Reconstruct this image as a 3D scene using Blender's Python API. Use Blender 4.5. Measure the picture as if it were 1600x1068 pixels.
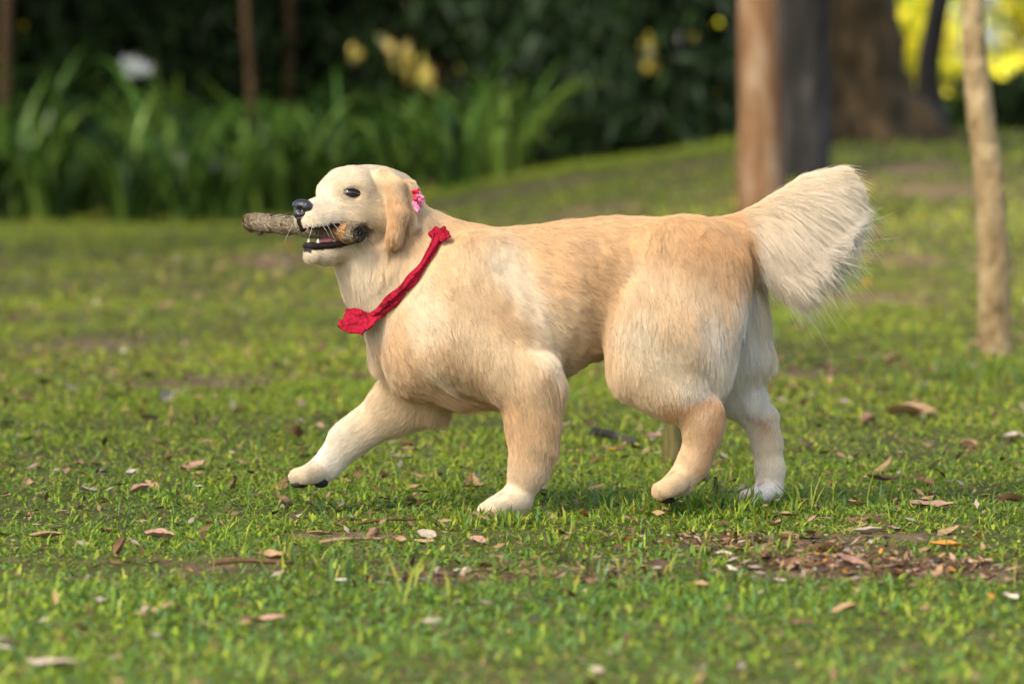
import bpy, math, random
import numpy as np
from mathutils import Vector, Matrix, kdtree, noise as mnoise

# ------------------------------------------------------------------ scene, camera, sky, sun
for o in list(bpy.data.objects):
    bpy.data.objects.remove(o)
random.seed(7)
RNG = np.random.default_rng(11)
SC = bpy.context.scene
COL = SC.collection

FPX = 6090.0            # focal length in pixels of the 1600 px wide photograph
CAM_Y, CAM_Z = -7.0, 0.685
PITCH = math.atan((534 - 208) / FPX)
cam_data = bpy.data.cameras.new("camera")
cam = bpy.data.objects.new("camera", cam_data)
COL.objects.link(cam)
cam.location = (0, CAM_Y, CAM_Z)
cam.rotation_euler = (math.pi / 2 - PITCH, 0, 0)
cam_data.sensor_width = 36.0
cam_data.lens = FPX * 36.0 / 1600.0
cam_data.clip_start = 0.1
cam_data.clip_end = 3000
cam_data.dof.use_dof = True
cam_data.dof.focus_distance = 6.93
cam_data.dof.aperture_fstop = 3.7
SC.camera = cam

SUN_EL, SUN_AZ = math.radians(46), math.radians(-140)   # azimuth: 0 = +Y, clockwise
sun_dir = Vector((math.sin(SUN_AZ) * math.cos(SUN_EL), math.cos(SUN_AZ) * math.cos(SUN_EL), math.sin(SUN_EL)))
world = bpy.data.worlds.new("World")
SC.world = world
world.use_nodes = True
wn = world.node_tree
sky = wn.nodes.new("ShaderNodeTexSky")
sky.sky_type = 'NISHITA'
sky.sun_disc = False
sky.sun_elevation = SUN_EL
sky.sun_rotation = SUN_AZ
sky.air_density = 0.9
sky.dust_density = 3.0
sky.ozone_density = 0.6
wn.links.new(sky.outputs[0], wn.nodes["Background"].inputs[0])
wn.nodes["Background"].inputs[1].default_value = 0.135
sd = bpy.data.lights.new("sun", 'SUN')
sd.energy = 5.0
sd.angle = math.radians(20)
sd.color = (1.0, 0.92, 0.78)
sun = bpy.data.objects.new("sun", sd)
COL.objects.link(sun)
sun.rotation_euler = sun_dir.to_track_quat('Z', 'Y').to_euler()

SC.view_settings.view_transform = 'Standard'
SC.view_settings.look = 'None'
SC.view_settings.exposure = 1.6
SC.view_settings.gamma = 1.0
SC.render.engine = 'CYCLES'
SC.cycles.use_denoising = True
SC.cycles.max_bounces = 8
SC.cycles.diffuse_bounces = 4
SC.cycles.glossy_bounces = 2
SC.cycles.transmission_bounces = 4
SC.cycles.transparent_max_bounces = 6
SC.cycles_curves.shape = 'RIBBONS'
SC.cycles_curves.subdivisions = 2

# ------------------------------------------------------------------ helpers
CP, SP = math.cos(PITCH), math.sin(PITCH)


def P(px, py, y=0.0):
    """Point of the place at depth y that the photograph shows at (px, py)."""
    a = (px - 800) / FPX
    b = (534 - py) / FPX
    dx, dy, dz = a, CP + b * SP, -SP + b * CP
    t = (y - CAM_Y) / dy
    return np.array([dx * t, y, CAM_Z + dz * t])


def S(px):
    return px / 870.0


def smooth(a, b, x):
    t = np.clip((x - a) / (b - a), 0, 1)
    return t * t * (3 - 2 * t)


def vnoise(p, seed=0):
    """cheap smooth value noise of an (n,3) array, about -1..1"""
    p = np.asarray(p, float)
    i = np.floor(p).astype(np.int64)
    f = p - i
    f = f * f * (3 - 2 * f)
    out = 0
    for dx in (0, 1):
        for dy in (0, 1):
            for dz in (0, 1):
                h = (i[:, 0] + dx) * 374761393 + (i[:, 1] + dy) * 668265263 + (i[:, 2] + dz) * 2147483647 + seed * 974711
                h = (h ^ (h >> 13)) * 1274126177
                h = ((h ^ (h >> 16)) & 0xFFFF) / 32767.5 - 1
                w = (f[:, 0] if dx else 1 - f[:, 0]) * (f[:, 1] if dy else 1 - f[:, 1]) * (f[:, 2] if dz else 1 - f[:, 2])
                out = out + h * w
    return out


def mesh_np(name, verts, faces, mat=None, smooth_shade=False, cols=None):
    """mesh from arrays; faces: list of (n,k) int arrays; cols: per-vertex rgb"""
    me = bpy.data.meshes.new(name)
    verts = np.asarray(verts, np.float32)
    if not isinstance(faces, (list, tuple)):
        faces = [faces]
    faces = [np.asarray(f, np.int32) for f in faces if len(f)]
    nl = sum(f.size for f in faces)
    npoly = sum(len(f) for f in faces)
    me.vertices.add(len(verts))
    me.vertices.foreach_set("co", verts.ravel())
    me.loops.add(nl)
    me.loops.foreach_set("vertex_index", np.concatenate([f.ravel() for f in faces]))
    me.polygons.add(npoly)
    tot = np.concatenate([np.full(len(f), f.shape[1], np.int32) for f in faces])
    start = np.concatenate([[0], np.cumsum(tot)[:-1]]).astype(np.int32)
    me.polygons.foreach_set("loop_start", start)
    me.polygons.foreach_set("loop_total", tot)
    if smooth_shade:
        me.polygons.foreach_set("use_smooth", np.ones(npoly, bool))
    me.update(calc_edges=True)
    if cols is not None:
        at = me.color_attributes.new("Col", 'FLOAT_COLOR', 'POINT')
        c = np.ones((len(verts), 4), np.float32)
        c[:, :3] = cols
        at.data.foreach_set("color", c.ravel())
    if mat:
        me.materials.append(mat)
    return me


def link(name, data, parent=None):
    o = bpy.data.objects.new(name, data)
    COL.objects.link(o)
    if parent is not None:
        o.parent = parent
    return o


def thing(name, label, cat, loc=(0, 0, 0), group=None):
    o = bpy.data.objects.new(name, None)
    COL.objects.link(o)
    o.location = loc
    return tag(o, label, cat, group)


def tag(o, label, cat, group=None):
    o["label"] = label
    o["category"] = cat
    if group:
        o["group"] = group
    return o


def tube(path, radii, seg=12, bump=0.0, bseed=0, bscale=6.0, caps=True, flat=None):
    """closed tube round a path; bump adds uneven bark; flat: (axis, factor) squashes"""
    path = np.asarray(path, float)
    n = len(path)
    vs, fs, tr = [], [], []
    tang = np.gradient(path, axis=0)
    tang /= np.linalg.norm(tang, axis=1)[:, None] + 1e-9
    ref = np.array([0, 1.0, 0]) if abs(tang[0, 1]) < 0.9 else np.array([1.0, 0, 0])
    for i in range(n):
        u = np.cross(tang[i], ref)
        u /= np.linalg.norm(u) + 1e-9
        v = np.cross(tang[i], u)
        ref = np.cross(u, tang[i])
        for k in range(seg):
            a = 2 * math.pi * k / seg
            d = math.cos(a) * u + math.sin(a) * v
            r = radii[i]
            if bump:
                q = path[i] * bscale + d * 1.7
                r *= 1 + bump * (mnoise.noise(Vector(q) + Vector((bseed * 7.1, 0, 0))) + 0.5 * mnoise.noise(Vector(q * 2.7)))
            vs.append(path[i] + d * r)
    for i in range(n - 1):
        for k in range(seg):
            a, b = i * seg + k, i * seg + (k + 1) % seg
            fs.append((a, b, b + seg, a + seg))
    if caps:
        vs.append(path[0])
        vs.append(path[-1])
        c0, c1 = n * seg, n * seg + 1
        for k in range(seg):
            tr.append((c0, (k + 1) % seg, k))
            tr.append((c1, (n - 1) * seg + k, (n - 1) * seg + (k + 1) % seg))
    return np.array(vs), fs, tr


def spline(pts, n):
    """Catmull-Rom through the points"""
    pts = np.asarray(pts, float)
    p = np.vstack([2 * pts[0] - pts[1], pts, 2 * pts[-1] - pts[-2]])
    out = []
    m = len(pts) - 1
    for s in np.linspace(0, m, n):
        i = min(int(s), m - 1)
        t = s - i
        a, b, c, d = p[i], p[i + 1], p[i + 2], p[i + 3]
        out.append(0.5 * (2 * b + (c - a) * t + (2 * a - 5 * b + 4 * c - d) * t * t + (3 * b - a - 3 * c + d) * t ** 3))
    return np.array(out)


# ------------------------------------------------------------------ materials
def newmat(name):
    m = bpy.data.materials.new(name)
    m.use_nodes = True
    return m, m.node_tree, m.node_tree.nodes["Principled BSDF"]


def mat_plain(name, c, rough=0.6, spec=0.4, noise_scale=0, c2=None, bump=0.0, bscale=40, coat=0.0, sss=0.0, stretch=(1, 1, 1)):
    m, nt, b = newmat(name)
    b.inputs["Base Color"].default_value = (*c, 1)
    b.inputs["Roughness"].default_value = rough
    b.inputs["Specular IOR Level"].default_value = spec
    b.inputs["Coat Weight"].default_value = coat
    if sss:
        b.inputs["Subsurface Weight"].default_value = sss
        b.inputs["Subsurface Radius"].default_value = (0.006, 0.003, 0.002)
    tc = nt.nodes.new("ShaderNodeTexCoord")
    mp = nt.nodes.new("ShaderNodeMapping")
    mp.inputs["Scale"].default_value = stretch
    nt.links.new(tc.outputs["Object"], mp.inputs[0])
    if noise_scale:
        t = nt.nodes.new("ShaderNodeTexNoise")
        t.inputs["Scale"].default_value = noise_scale
        t.inputs["Detail"].default_value = 6
        t.inputs["Roughness"].default_value = 0.65
        nt.links.new(mp.outputs[0], t.inputs[0])
        r = nt.nodes.new("ShaderNodeValToRGB")
        r.color_ramp.elements[0].position = 0.33
        r.color_ramp.elements[1].position = 0.68
        r.color_ramp.elements[0].color = (*c, 1)
        r.color_ramp.elements[1].color = (*(c2 or c), 1)
        nt.links.new(t.outputs[0], r.inputs[0])
        nt.links.new(r.outputs[0], b.inputs["Base Color"])
    if bump:
        t2 = nt.nodes.new("ShaderNodeTexNoise")
        t2.inputs["Scale"].default_value = bscale
        t2.inputs["Detail"].default_value = 5
        nt.links.new(mp.outputs[0], t2.inputs[0])
        bp = nt.nodes.new("ShaderNodeBump")
        bp.inputs["Strength"].default_value = bump
        bp.inputs["Distance"].default_value = 0.02
        nt.links.new(t2.outputs[0], bp.inputs["Height"])
        nt.links.new(bp.outputs[0], b.inputs["Normal"])
    return m


def mat_leafy(name, col=None, transl=0.35, rough=0.45, spec=0.35, gain=1.0, rand=0.0):
    """thin leaf: per-vertex or plain colour, diffuse + light coming through"""
    m, nt, b = newmat(name)
    b.inputs["Roughness"].default_value = rough
    b.inputs["Specular IOR Level"].default_value = spec
    if col is None:
        a = nt.nodes.new("ShaderNodeVertexColor")
        a.layer_name = "Col"
        cout = a.outputs[0]
    else:
        rgb = nt.nodes.new("ShaderNodeRGB")
        rgb.outputs[0].default_value = (*col, 1)
        cout = rgb.outputs[0]
    if rand:
        oi = nt.nodes.new("ShaderNodeObjectInfo")
        hs = nt.nodes.new("ShaderNodeHueSaturation")
        mr = nt.nodes.new("ShaderNodeMapRange")
        mr.inputs[3].default_value = 1 - rand
        mr.inputs[4].default_value = 1 + rand
        nt.links.new(oi.outputs["Random"], mr.inputs[0])
        nt.links.new(mr.outputs[0], hs.inputs["Value"])
        nt.links.new(cout, hs.inputs["Color"])
        cout = hs.outputs[0]
    nt.links.new(cout, b.inputs["Base Color"])
    tr = nt.nodes.new("ShaderNodeBsdfTranslucent")
    nt.links.new(cout, tr.inputs[0])
    mx = nt.nodes.new("ShaderNodeMixShader")
    mx.inputs[0].default_value = transl
    nt.links.new(b.outputs[0], mx.inputs[1])
    nt.links.new(tr.outputs[0], mx.inputs[2])
    nt.links.new(mx.outputs[0], nt.nodes["Material Output"].inputs[0])
    return m


def mat_bark(name, c1, c2, c3, scale=9.0, bump=0.6, stretch=(1, 1, 0.22)):
    m, nt, b = newmat(name)
    b.inputs["Roughness"].default_value = 0.9
    b.inputs["Specular IOR Level"].default_value = 0.2
    tc = nt.nodes.new("ShaderNodeTexCoord")
    mp = nt.nodes.new("ShaderNodeMapping")
    mp.inputs["Scale"].default_value = stretch
    nt.links.new(tc.outputs["Object"], mp.inputs[0])
    n1 = nt.nodes.new("ShaderNodeTexNoise")
    n1.inputs["Scale"].default_value = scale
    n1.inputs["Detail"].default_value = 8
    n1.inputs["Roughness"].default_value = 0.7
    nt.links.new(mp.outputs[0], n1.inputs[0])
    r = nt.nodes.new("ShaderNodeValToRGB")
    e = r.color_ramp.elements
    e[0].position, e[0].color = 0.32, (*c1, 1)
    e[1].position, e[1].color = 0.68, (*c3, 1)
    x = e.new(0.5)
    x.color = (*c2, 1)
    nt.links.new(n1.outputs[0], r.inputs[0])
    nt.links.new(r.outputs[0], b.inputs["Base Color"])
    n2 = nt.nodes.new("ShaderNodeTexNoise")
    n2.inputs["Scale"].default_value = scale * 3
    n2.inputs["Detail"].default_value = 6
    nt.links.new(mp.outputs[0], n2.inputs[0])
    bp = nt.nodes.new("ShaderNodeBump")
    bp.inputs["Strength"].default_value = bump
    bp.inputs["Distance"].default_value = 0.03
    nt.links.new(n2.outputs[0], bp.inputs["Height"])
    nt.links.new(bp.outputs[0], b.inputs["Normal"])
    return m

# ------------------------------------------------------------------ ground
def proj(p):
    """pixel of world points (n,3)"""
    p = np.asarray(p, float)
    dy, dz = p[:, 1] - CAM_Y, p[:, 2] - CAM_Z
    depth = dy * CP - dz * SP
    up = dy * SP + dz * CP
    return 800 + FPX * p[:, 0] / depth, 534 - FPX * up / depth, depth


def gz(x, y):
    x, y = np.asarray(x, float), np.asarray(y, float)
    m = 0.66 * smooth(-2.6, 2.4, x - 0.03 * (y - 18)) * smooth(5.0, 19.0, y)
    p = np.stack([x.ravel() * 0.9, y.ravel() * 0.55, np.zeros(x.size)], 1)
    u = vnoise(p, 3).reshape(x.shape) * 0.03 * smooth(2.0, 9.0, np.abs(y))
    q = np.stack([x.ravel() * 3.1, y.ravel() * 3.1, np.zeros(x.size)], 1)
    return m + u + vnoise(q, 5).reshape(x.shape) * 0.006


def ground_pt(px, py):
    """where the sight line of a pixel meets the ground"""
    lo, hi = -3.2, 60.0
    prev = -3.2
    for y in np.concatenate([np.arange(-3.2, 6, 0.02), np.arange(6, 60, 0.1)]):
        q = P(px, py, y)
        if q[2] <= gz(q[0], y) + 0.0:
            return np.array([q[0], y, float(gz(q[0], y))])
    return P(px, py, 30.0)


BARE = []
for px, py, rx, ry in ((1270, 884, 170, 26), (1480, 892, 170, 20), (1170, 850, 170, 12), (940, 898, 100, 16), (700, 906, 130, 12),
                       (430, 408, 90, 16), (820, 296, 170, 8), (520, 840, 120, 8), (1390, 838, 110, 8), (330, 890, 110, 9),
                       (300, 600, 160, 12), (1400, 470, 150, 12), (1250, 585, 110, 10), (120, 540, 120, 9), (1330, 285, 90, 9), (1480, 300, 120, 10), (1270, 330, 80, 7), (1400, 262, 110, 6), (1080, 262, 70, 6), (930, 330, 120, 6), (620, 470, 140, 10), (1350, 400, 120, 8)):
    c, a, b = ground_pt(px, py), ground_pt(px, py - ry), ground_pt(px, py + ry)
    BARE.append((c[0], c[1], rx / (FPX / (c[1] + 7)), max(0.05, (a[1] - b[1]) / 2)))


def bare(x, y):
    q = np.stack([x * 5, y * 5, np.zeros_like(x)], 1)
    n = vnoise(q, 9) * 0.35 + vnoise(q * 3.3, 4) * 0.3
    out = np.zeros_like(x)
    for cx, cy, rx, ry in BARE:
        d = np.sqrt(((x - cx) / rx) ** 2 + ((y - cy) / ry) ** 2) + n
        out = np.maximum(out, 1 - smooth(0.45, 1.15, d))
    return out


# the ground sheet: fine near the dog, coarse towards the horizon
def axis(vals):
    return np.array(sorted(set(np.round(vals, 4))))


gx = axis(np.concatenate([np.arange(-2.6, 2.6, 0.05), np.arange(-12, 12.1, 0.4), np.array([-900, -400, -150, -60, -30, -20, 20, 30, 60, 150, 400, 900])]))
gy = axis(np.concatenate([np.arange(-3.6, 4, 0.05), np.arange(4, 40, 0.3), np.array([-400, -100, -40, -20, -12, -8, -5, 42, 46, 52, 60, 75, 100, 150, 300, 700, 1500])]))
GX, GY = np.meshgrid(gx, gy)
GZ = gz(GX, GY)
far = smooth(45, 80, np.abs(GY)) + smooth(14, 60, np.abs(GX))
GZ = GZ * (1 - np.clip(far, 0, 1)) + np.where(GY > 0, 0.3, 0) * np.clip(far, 0, 1)
nx, ny = len(gx), len(gy)
idx = np.arange(nx * ny).reshape(ny, nx)
quads = np.stack([idx[:-1, :-1], idx[:-1, 1:], idx[1:, 1:], idx[1:, :-1]], -1).reshape(-1, 4)
gb = bare(GX.ravel(), GY.ravel())
gcol = np.outer(gb, (1, 1, 1))
m_ground, nt, bs = newmat("soil_and_turf")
va = nt.nodes.new("ShaderNodeVertexColor")
va.layer_name = "Col"
tc = nt.nodes.new("ShaderNodeTexCoord")


def ramp(nt, src, stops):
    r = nt.nodes.new("ShaderNodeValToRGB")
    e = r.color_ramp.elements
    while len(e) < len(stops):
        e.new(0.5)
    for k, (p, c) in enumerate(stops):
        e[k].position = p
        e[k].color = (*c, 1)
    nt.links.new(src, r.inputs[0])
    return r


def ntex(nt, vec, scale, detail=5, rough=0.6):
    t = nt.nodes.new("ShaderNodeTexNoise")
    t.inputs["Scale"].default_value = scale
    t.inputs["Detail"].default_value = detail
    t.inputs["Roughness"].default_value = rough
    nt.links.new(vec, t.inputs[0])
    return t


n_turf = ntex(nt, tc.outputs["Object"], 9.0, 8, 0.75)
r_turf = ramp(nt, n_turf.outputs[0], [(0.3, (0.045, 0.050, 0.012)), (0.5, (0.085, 0.090, 0.022)), (0.72, (0.20, 0.15, 0.075))])
n_soil = ntex(nt, tc.outputs["Object"], 26, 8, 0.75)
r_soil = ramp(nt, n_soil.outputs[0], [(0.3, (0.06, 0.035, 0.02)), (0.52, (0.19, 0.125, 0.072)), (0.75, (0.32, 0.23, 0.14))])
mix = nt.nodes.new("ShaderNodeMixRGB")
nt.links.new(va.outputs[0], mix.inputs[0])
nt.links.new(r_turf.outputs[0], mix.inputs[1])
nt.links.new(r_soil.outputs[0], mix.inputs[2])
nt.links.new(mix.outputs[0], bs.inputs["Base Color"])
bs.inputs["Roughness"].default_value = 0.95
bs.inputs["Specular IOR Level"].default_value = 0.1
bp = nt.nodes.new("ShaderNodeBump")
bp.inputs["Strength"].default_value = 0.8
bp.inputs["Distance"].default_value = 0.02
n_b = ntex(nt, tc.outputs["Object"], 60, 6, 0.7)
nt.links.new(n_b.outputs[0], bp.inputs["Height"])
nt.links.new(bp.outputs[0], bs.inputs["Normal"])
ground = link("ground", mesh_np("ground", np.stack([GX.ravel(), GY.ravel(), GZ.ravel()], 1), quads, m_ground, True, gcol))
ground["kind"] = "structure"
ground["label"] = "park lawn with worn patches of brown soil"


# ------------------------------------------------------------------ grass
def scatter(y0, y1, dens, margin):
    """points over the strip of lawn between y0 and y1, as wide as the view plus a margin"""
    half = lambda y: (y + 7) * 800 / FPX + margin
    area = (half(y0) + half(y1)) * (y1 - y0)
    n = int(area * dens)
    y = RNG.uniform(y0, y1, n * 2)
    keep = RNG.uniform(0, half(y1), n * 2) < half(y)
    y = y[keep][:n]
    x = RNG.uniform(-1, 1, len(y)) * half(y)
    return x, y


def blades(x, y, length, width, pitch, curl, heading, col, seg=2):
    n = len(x)
    z = gz(x, y) - 0.002
    root = np.stack([x, y, z], 1)
    h = np.stack([np.cos(heading), np.sin(heading), np.zeros(n)], 1)
    s = np.stack([-np.sin(heading), np.cos(heading), np.zeros(n)], 1)
    up = np.array([0, 0, 1.0])
    d1 = h * np.cos(pitch)[:, None] + up * np.sin(pitch)[:, None]
    p2 = pitch - curl
    d2 = h * np.cos(p2)[:, None] + up * np.sin(p2)[:, None]
    mid = root + d1 * (length * 0.52)[:, None]
    tip = mid + d2 * (length * 0.48)[:, None]
    tip[:, 2] = np.maximum(tip[:, 2], z + 0.003)
    w = (width / 2)[:, None]
    V = np.stack([root - s * w * 0.55, root + s * w * 0.55, mid - s * w, mid + s * w, tip], 1).reshape(-1, 3)
    b = np.arange(n)[:, None] * 5
    Q = b + np.array([[0, 1, 3, 2]])
    T = b + np.array([[2, 3, 4]])
    C = np.repeat(col, 5, axis=0)
    return V, Q, T, C


PAL = np.array([1.14, 1.16, 1.15]) * np.array([(0.150, 0.235, 0.022), (0.215, 0.295, 0.024), (0.290, 0.335, 0.030), (0.110, 0.190, 0.026),
                (0.350, 0.350, 0.050), (0.120, 0.225, 0.065), (0.44, 0.33, 0.16), (0.30, 0.21, 0.11)])
GV, GQ, GT, GC = [], [], [], []
base = 0
for (y0, y1, dens, marg, sc) in ((-3.0, -0.7, 16000, 0.4, 0.95), (-0.7, 1.3, 21000, 0.45, 0.88), (1.3, 4.0, 8500, 0.6, 1.1), (4.0, 9.0, 3200, 0.8, 1.4), (9.0, 28.0, 620, 1.2, 2.2)):
    x, y = scatter(y0, y1, dens, marg)
    k = RNG.uniform(0, 1, len(x)) > bare(x, y) * 0.93
    tu = vnoise(np.stack([x * 2.3, y * 2.3, np.zeros(len(x))], 1), 21)
    k &= RNG.uniform(0, 1, len(x)) < 0.72 + 0.45 * tu
    x, y, tu = x[k], y[k], tu[k]
    n = len(x)
    u = RNG.uniform(0, 1, n)
    L = (0.015 + 0.023 * u ** 2 + 0.006 * tu) * sc
    W = RNG.uniform(0.0034, 0.0078, n) * sc
    pit = RNG.uniform(0.05, 0.95, n)
    curl = RNG.uniform(0.1, 1.3, n)
    hd = RNG.uniform(0, 2 * math.pi, n)
    # some finer upright blades
    fine = RNG.uniform(0, 1, n) < 0.06
    L[fine] *= 1.5
    W[fine] *= 0.5
    pit[fine] = RNG.uniform(0.9, 1.45, fine.sum())
    # dry thatch lying flat
    dn = vnoise(np.stack([x * 1.7, y * 0.8, np.zeros(n)], 1), 77) + 0.5 * vnoise(np.stack([x * 5, y * 2.6, np.zeros(n)], 1), 78)
    dry = RNG.uniform(0, 1, n) < 0.13 + 0.10 * smooth(3, 12, y) + (0.12 + 0.34 * smooth(0.6, 5, y)) * smooth(-0.1, 0.7, dn)
    pit[dry] = RNG.uniform(0, 0.25, dry.sum())
    pn = vnoise(np.stack([x * 1.1, y * 0.9, np.zeros(n)], 1), 31)
    fore = 1 - smooth(-1.1, -0.3, y)
    pr = np.stack([0.24 + 0 * x, 0.26 + 0.1 * pn, 0.24 + 0.22 * pn - 0.14 * fore, 0.12 - 0.05 * pn + 0.10 * fore, 0.13 + 0.12 * pn - 0.08 * fore, 0.05 + 0.24 * fore], 1).clip(0.01)
    pr /= pr.sum(1)[:, None]
    ci = (RNG.uniform(0, 1, n)[:, None] > np.cumsum(pr, 1)).sum(1).clip(0, 5)
    ci[dry] = 6 + (RNG.uniform(0, 1, dry.sum()) < 0.4)
    c = PAL[ci] * RNG.uniform(0.6, 1.3, n)[:, None]
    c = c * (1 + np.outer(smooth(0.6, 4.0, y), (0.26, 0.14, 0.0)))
    V, Q, T, C = blades(x, y, L, W, pit, curl, hd, c)
    GV.append(V); GQ.append(Q + base); GT.append(T + base); GC.append(C)
    base += len(V)
# taller tufts: by the paws, along the bare strip and round the foot of the sapling
for px, py, n, hgt in ((752, 818, 110, .034), (785, 820, 120, .034), (822, 818, 100, .036), (768, 816, 70, .03), (1168, 795, 80, .04), (1190, 797, 80, .04), (1130, 800, 90, .055), (1080, 803, 120, .06), (1040, 800, 90, .05), (1215, 792, 60, .085), (1000, 792, 90, .05), (1240, 790, 60, .06),
                       (560, 905, 40, .06), (668, 935, 26, .10), (430, 885, 50, .05), (1210, 870, 50, .05), (900, 850, 60, .035), (690, 760, 50, .075),
                       (1010, 930, 50, .04), (930, 905, 60, .045), (1500, 590, 160, .07), (1570, 600, 160, .09), (1440, 620, 120, .06), (1590, 580, 120, .09), (1420, 780, 50, .05)):
    c0 = ground_pt(px, py)
    rr = RNG.normal(0, 0.035 if hgt < .07 else .06, (n, 2))
    x, y = c0[0] + rr[:, 0] * 1.6, c0[1] + rr[:, 1]
    L = hgt * RNG.uniform(0.5, 1.2, n)
    V, Q, T, C = blades(x, y, L, RNG.uniform(0.003, 0.006, n), RNG.uniform(0.7, 1.4, n), RNG.uniform(0.1, 0.9, n), RNG.uniform(0, 6.28, n),
                        PAL[RNG.integers(0, 6, n)] * RNG.uniform(0.7, 1.1, n)[:, None])
    GV.append(V); GQ.append(Q + base); GT.append(T + base); GC.append(C)
    base += len(V)
m_grass = mat_leafy("grass_blades", None, 0.45, 0.5, 0.3)
grass = link("grass", mesh_np("grass", np.vstack(GV), [np.vstack(GQ), np.vstack(GT)], m_grass, False, np.vstack(GC)))
grass["kind"] = "stuff"
grass["label"] = "short broad-bladed green lawn grass with dry thatch"

# ------------------------------------------------------------------ trees and planting
GAPS = [(622, 76, 24), (640, 102, 36), (664, 124, 28), (600, 60, 12), (690, 96, 12), (586, 96, 9), (552, 88, 22), (548, 62, 10), (530, 50, 9), (598, 66, 12), (636, 4, 14), (716, 112, 16), (570, 60, 8),
        (206, 103, 28), (234, 110, 18), (168, 82, 15), (262, 110, 10), (1015, 104, 21), (1012, 68, 18), (1072, 56, 20), (1118, 35, 14),
        (484, 74, 10), (540, 120, 9), (316, 75, 10), (735, 40, 9), (980, 70, 7), (955, 62, 6), (1120, 140, 10), (880, 20, 7), (30, 40, 14)]
_g = random.Random(3)
for _k in range(34):
    _x = _g.choice((_g.uniform(470, 760), _g.uniform(940, 1130), _g.uniform(280, 470)))
    GAPS.append((_x, _g.uniform(0, 125), _g.uniform(5, 9)))
SKYGAPS = [(206, 103, 34), (232, 110, 28), (168, 82, 24), (636, 4, 14), (540, 120, 12), (262, 110, 14), (1072, 56, 12)]


def in_gaps(p, gaps):
    px, py, _ = proj(p)
    m = np.zeros(len(p), bool)
    for gx_, gy_, r in gaps:
        m |= (px - gx_) ** 2 + (py - gy_) ** 2 < r * r
    return m


def leaf_mesh(name, centers, size, cols, mat, droop=0.3, aspect=0.42, face=None):
    """one crown: a folded four-cornered leaf at every centre"""
    n = len(centers)
    d = RNG.normal(0, 1, (n, 3))
    d[:, 2] -= droop * 2
    d /= np.linalg.norm(d, axis=1)[:, None]
    s = np.cross(d, RNG.normal(0, 1, (n, 3)) if face is None else RNG.normal(0, 0.5, (n, 3)) + np.array(face))
    s /= np.linalg.norm(s, axis=1)[:, None] + 1e-9
    nn = np.cross(d, s)
    sz = (size * RNG.uniform(0.6, 1.3, n))[:, None]
    a, b = centers - d * sz * 0.5, centers + d * sz * 0.5
    l = centers + s * sz * aspect * 0.5 + nn * sz * 0.08
    r = centers - s * sz * aspect * 0.5 + nn * sz * 0.08
    V = np.stack([a, l, b, r], 1).reshape(-1, 3)
    k = np.arange(n)[:, None] * 4
    T = np.vstack([k + np.array([[0, 1, 2]]), k + np.array([[0, 2, 3]])])
    return mesh_np(name, V, T, mat, False, np.repeat(cols, 4, axis=0))


def blob_points(n, c, r, clumps, seed, spread=0.34, shell=0.55):
    """leaf centres gathered in clumps through an ellipsoid"""
    g = np.random.default_rng(seed)
    cc = g.normal(0, 1, (clumps, 3))
    cc /= np.linalg.norm(cc, axis=1)[:, None]
    cc *= g.uniform(shell, 1.0, (clumps, 1)) ** 0.6
    k = g.integers(0, clumps, n)
    p = cc[k] + g.normal(0, spread * 0.55, (n, 3))
    return np.asarray(c) + p * np.asarray(r), k


m_leaf = mat_leafy("tree_leaves", None, 0.3, 0.6, 0.15)
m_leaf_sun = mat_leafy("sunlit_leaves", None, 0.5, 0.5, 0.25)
m_bark_orange = mat_bark("orange_brown_bark", (0.065, 0.031, 0.013), (0.155, 0.083, 0.038), (0.25, 0.185, 0.125), 11)
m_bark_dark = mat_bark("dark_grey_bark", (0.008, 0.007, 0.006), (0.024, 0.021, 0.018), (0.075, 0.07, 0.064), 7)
m_bark_moss = mat_bark("mossy_brown_bark", (0.015, 0.010, 0.004), (0.045, 0.030, 0.012), (0.15, 0.09, 0.04), 6.0, 1.0)
m_bark_pale = mat_bark("pale_tan_bark", (0.12, 0.075, 0.03), (0.32, 0.22, 0.105), (0.46, 0.35, 0.19), 13, 0.9, (1, 1, 0.55))
m_bark_brown = mat_bark("brown_bark", (0.045, 0.027, 0.012), (0.10, 0.06, 0.026), (0.17, 0.11, 0.06), 8)


m_bark_dim = mat_bark("dim_brown_bark", (0.022, 0.014, 0.007), (0.05, 0.03, 0.013), (0.09, 0.055, 0.028), 8)


def branch_paths(top, spread, height, n, seed):
    g = random.Random(seed)
    out = []
    for k in range(n):
        a = 2 * math.pi * k / n + g.uniform(-0.4, 0.4)
        e = np.array(top) + np.array([math.cos(a) * spread * g.uniform(0.6, 1), math.sin(a) * spread * g.uniform(0.6, 1), height * g.uniform(0.5, 1)])
        m = (np.array(top) + e) / 2 + np.array([0, 0, height * 0.15])
        out.append(spline([np.array(top) - np.array([0, 0, 0.3]), m, e], 7))
    return out


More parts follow.
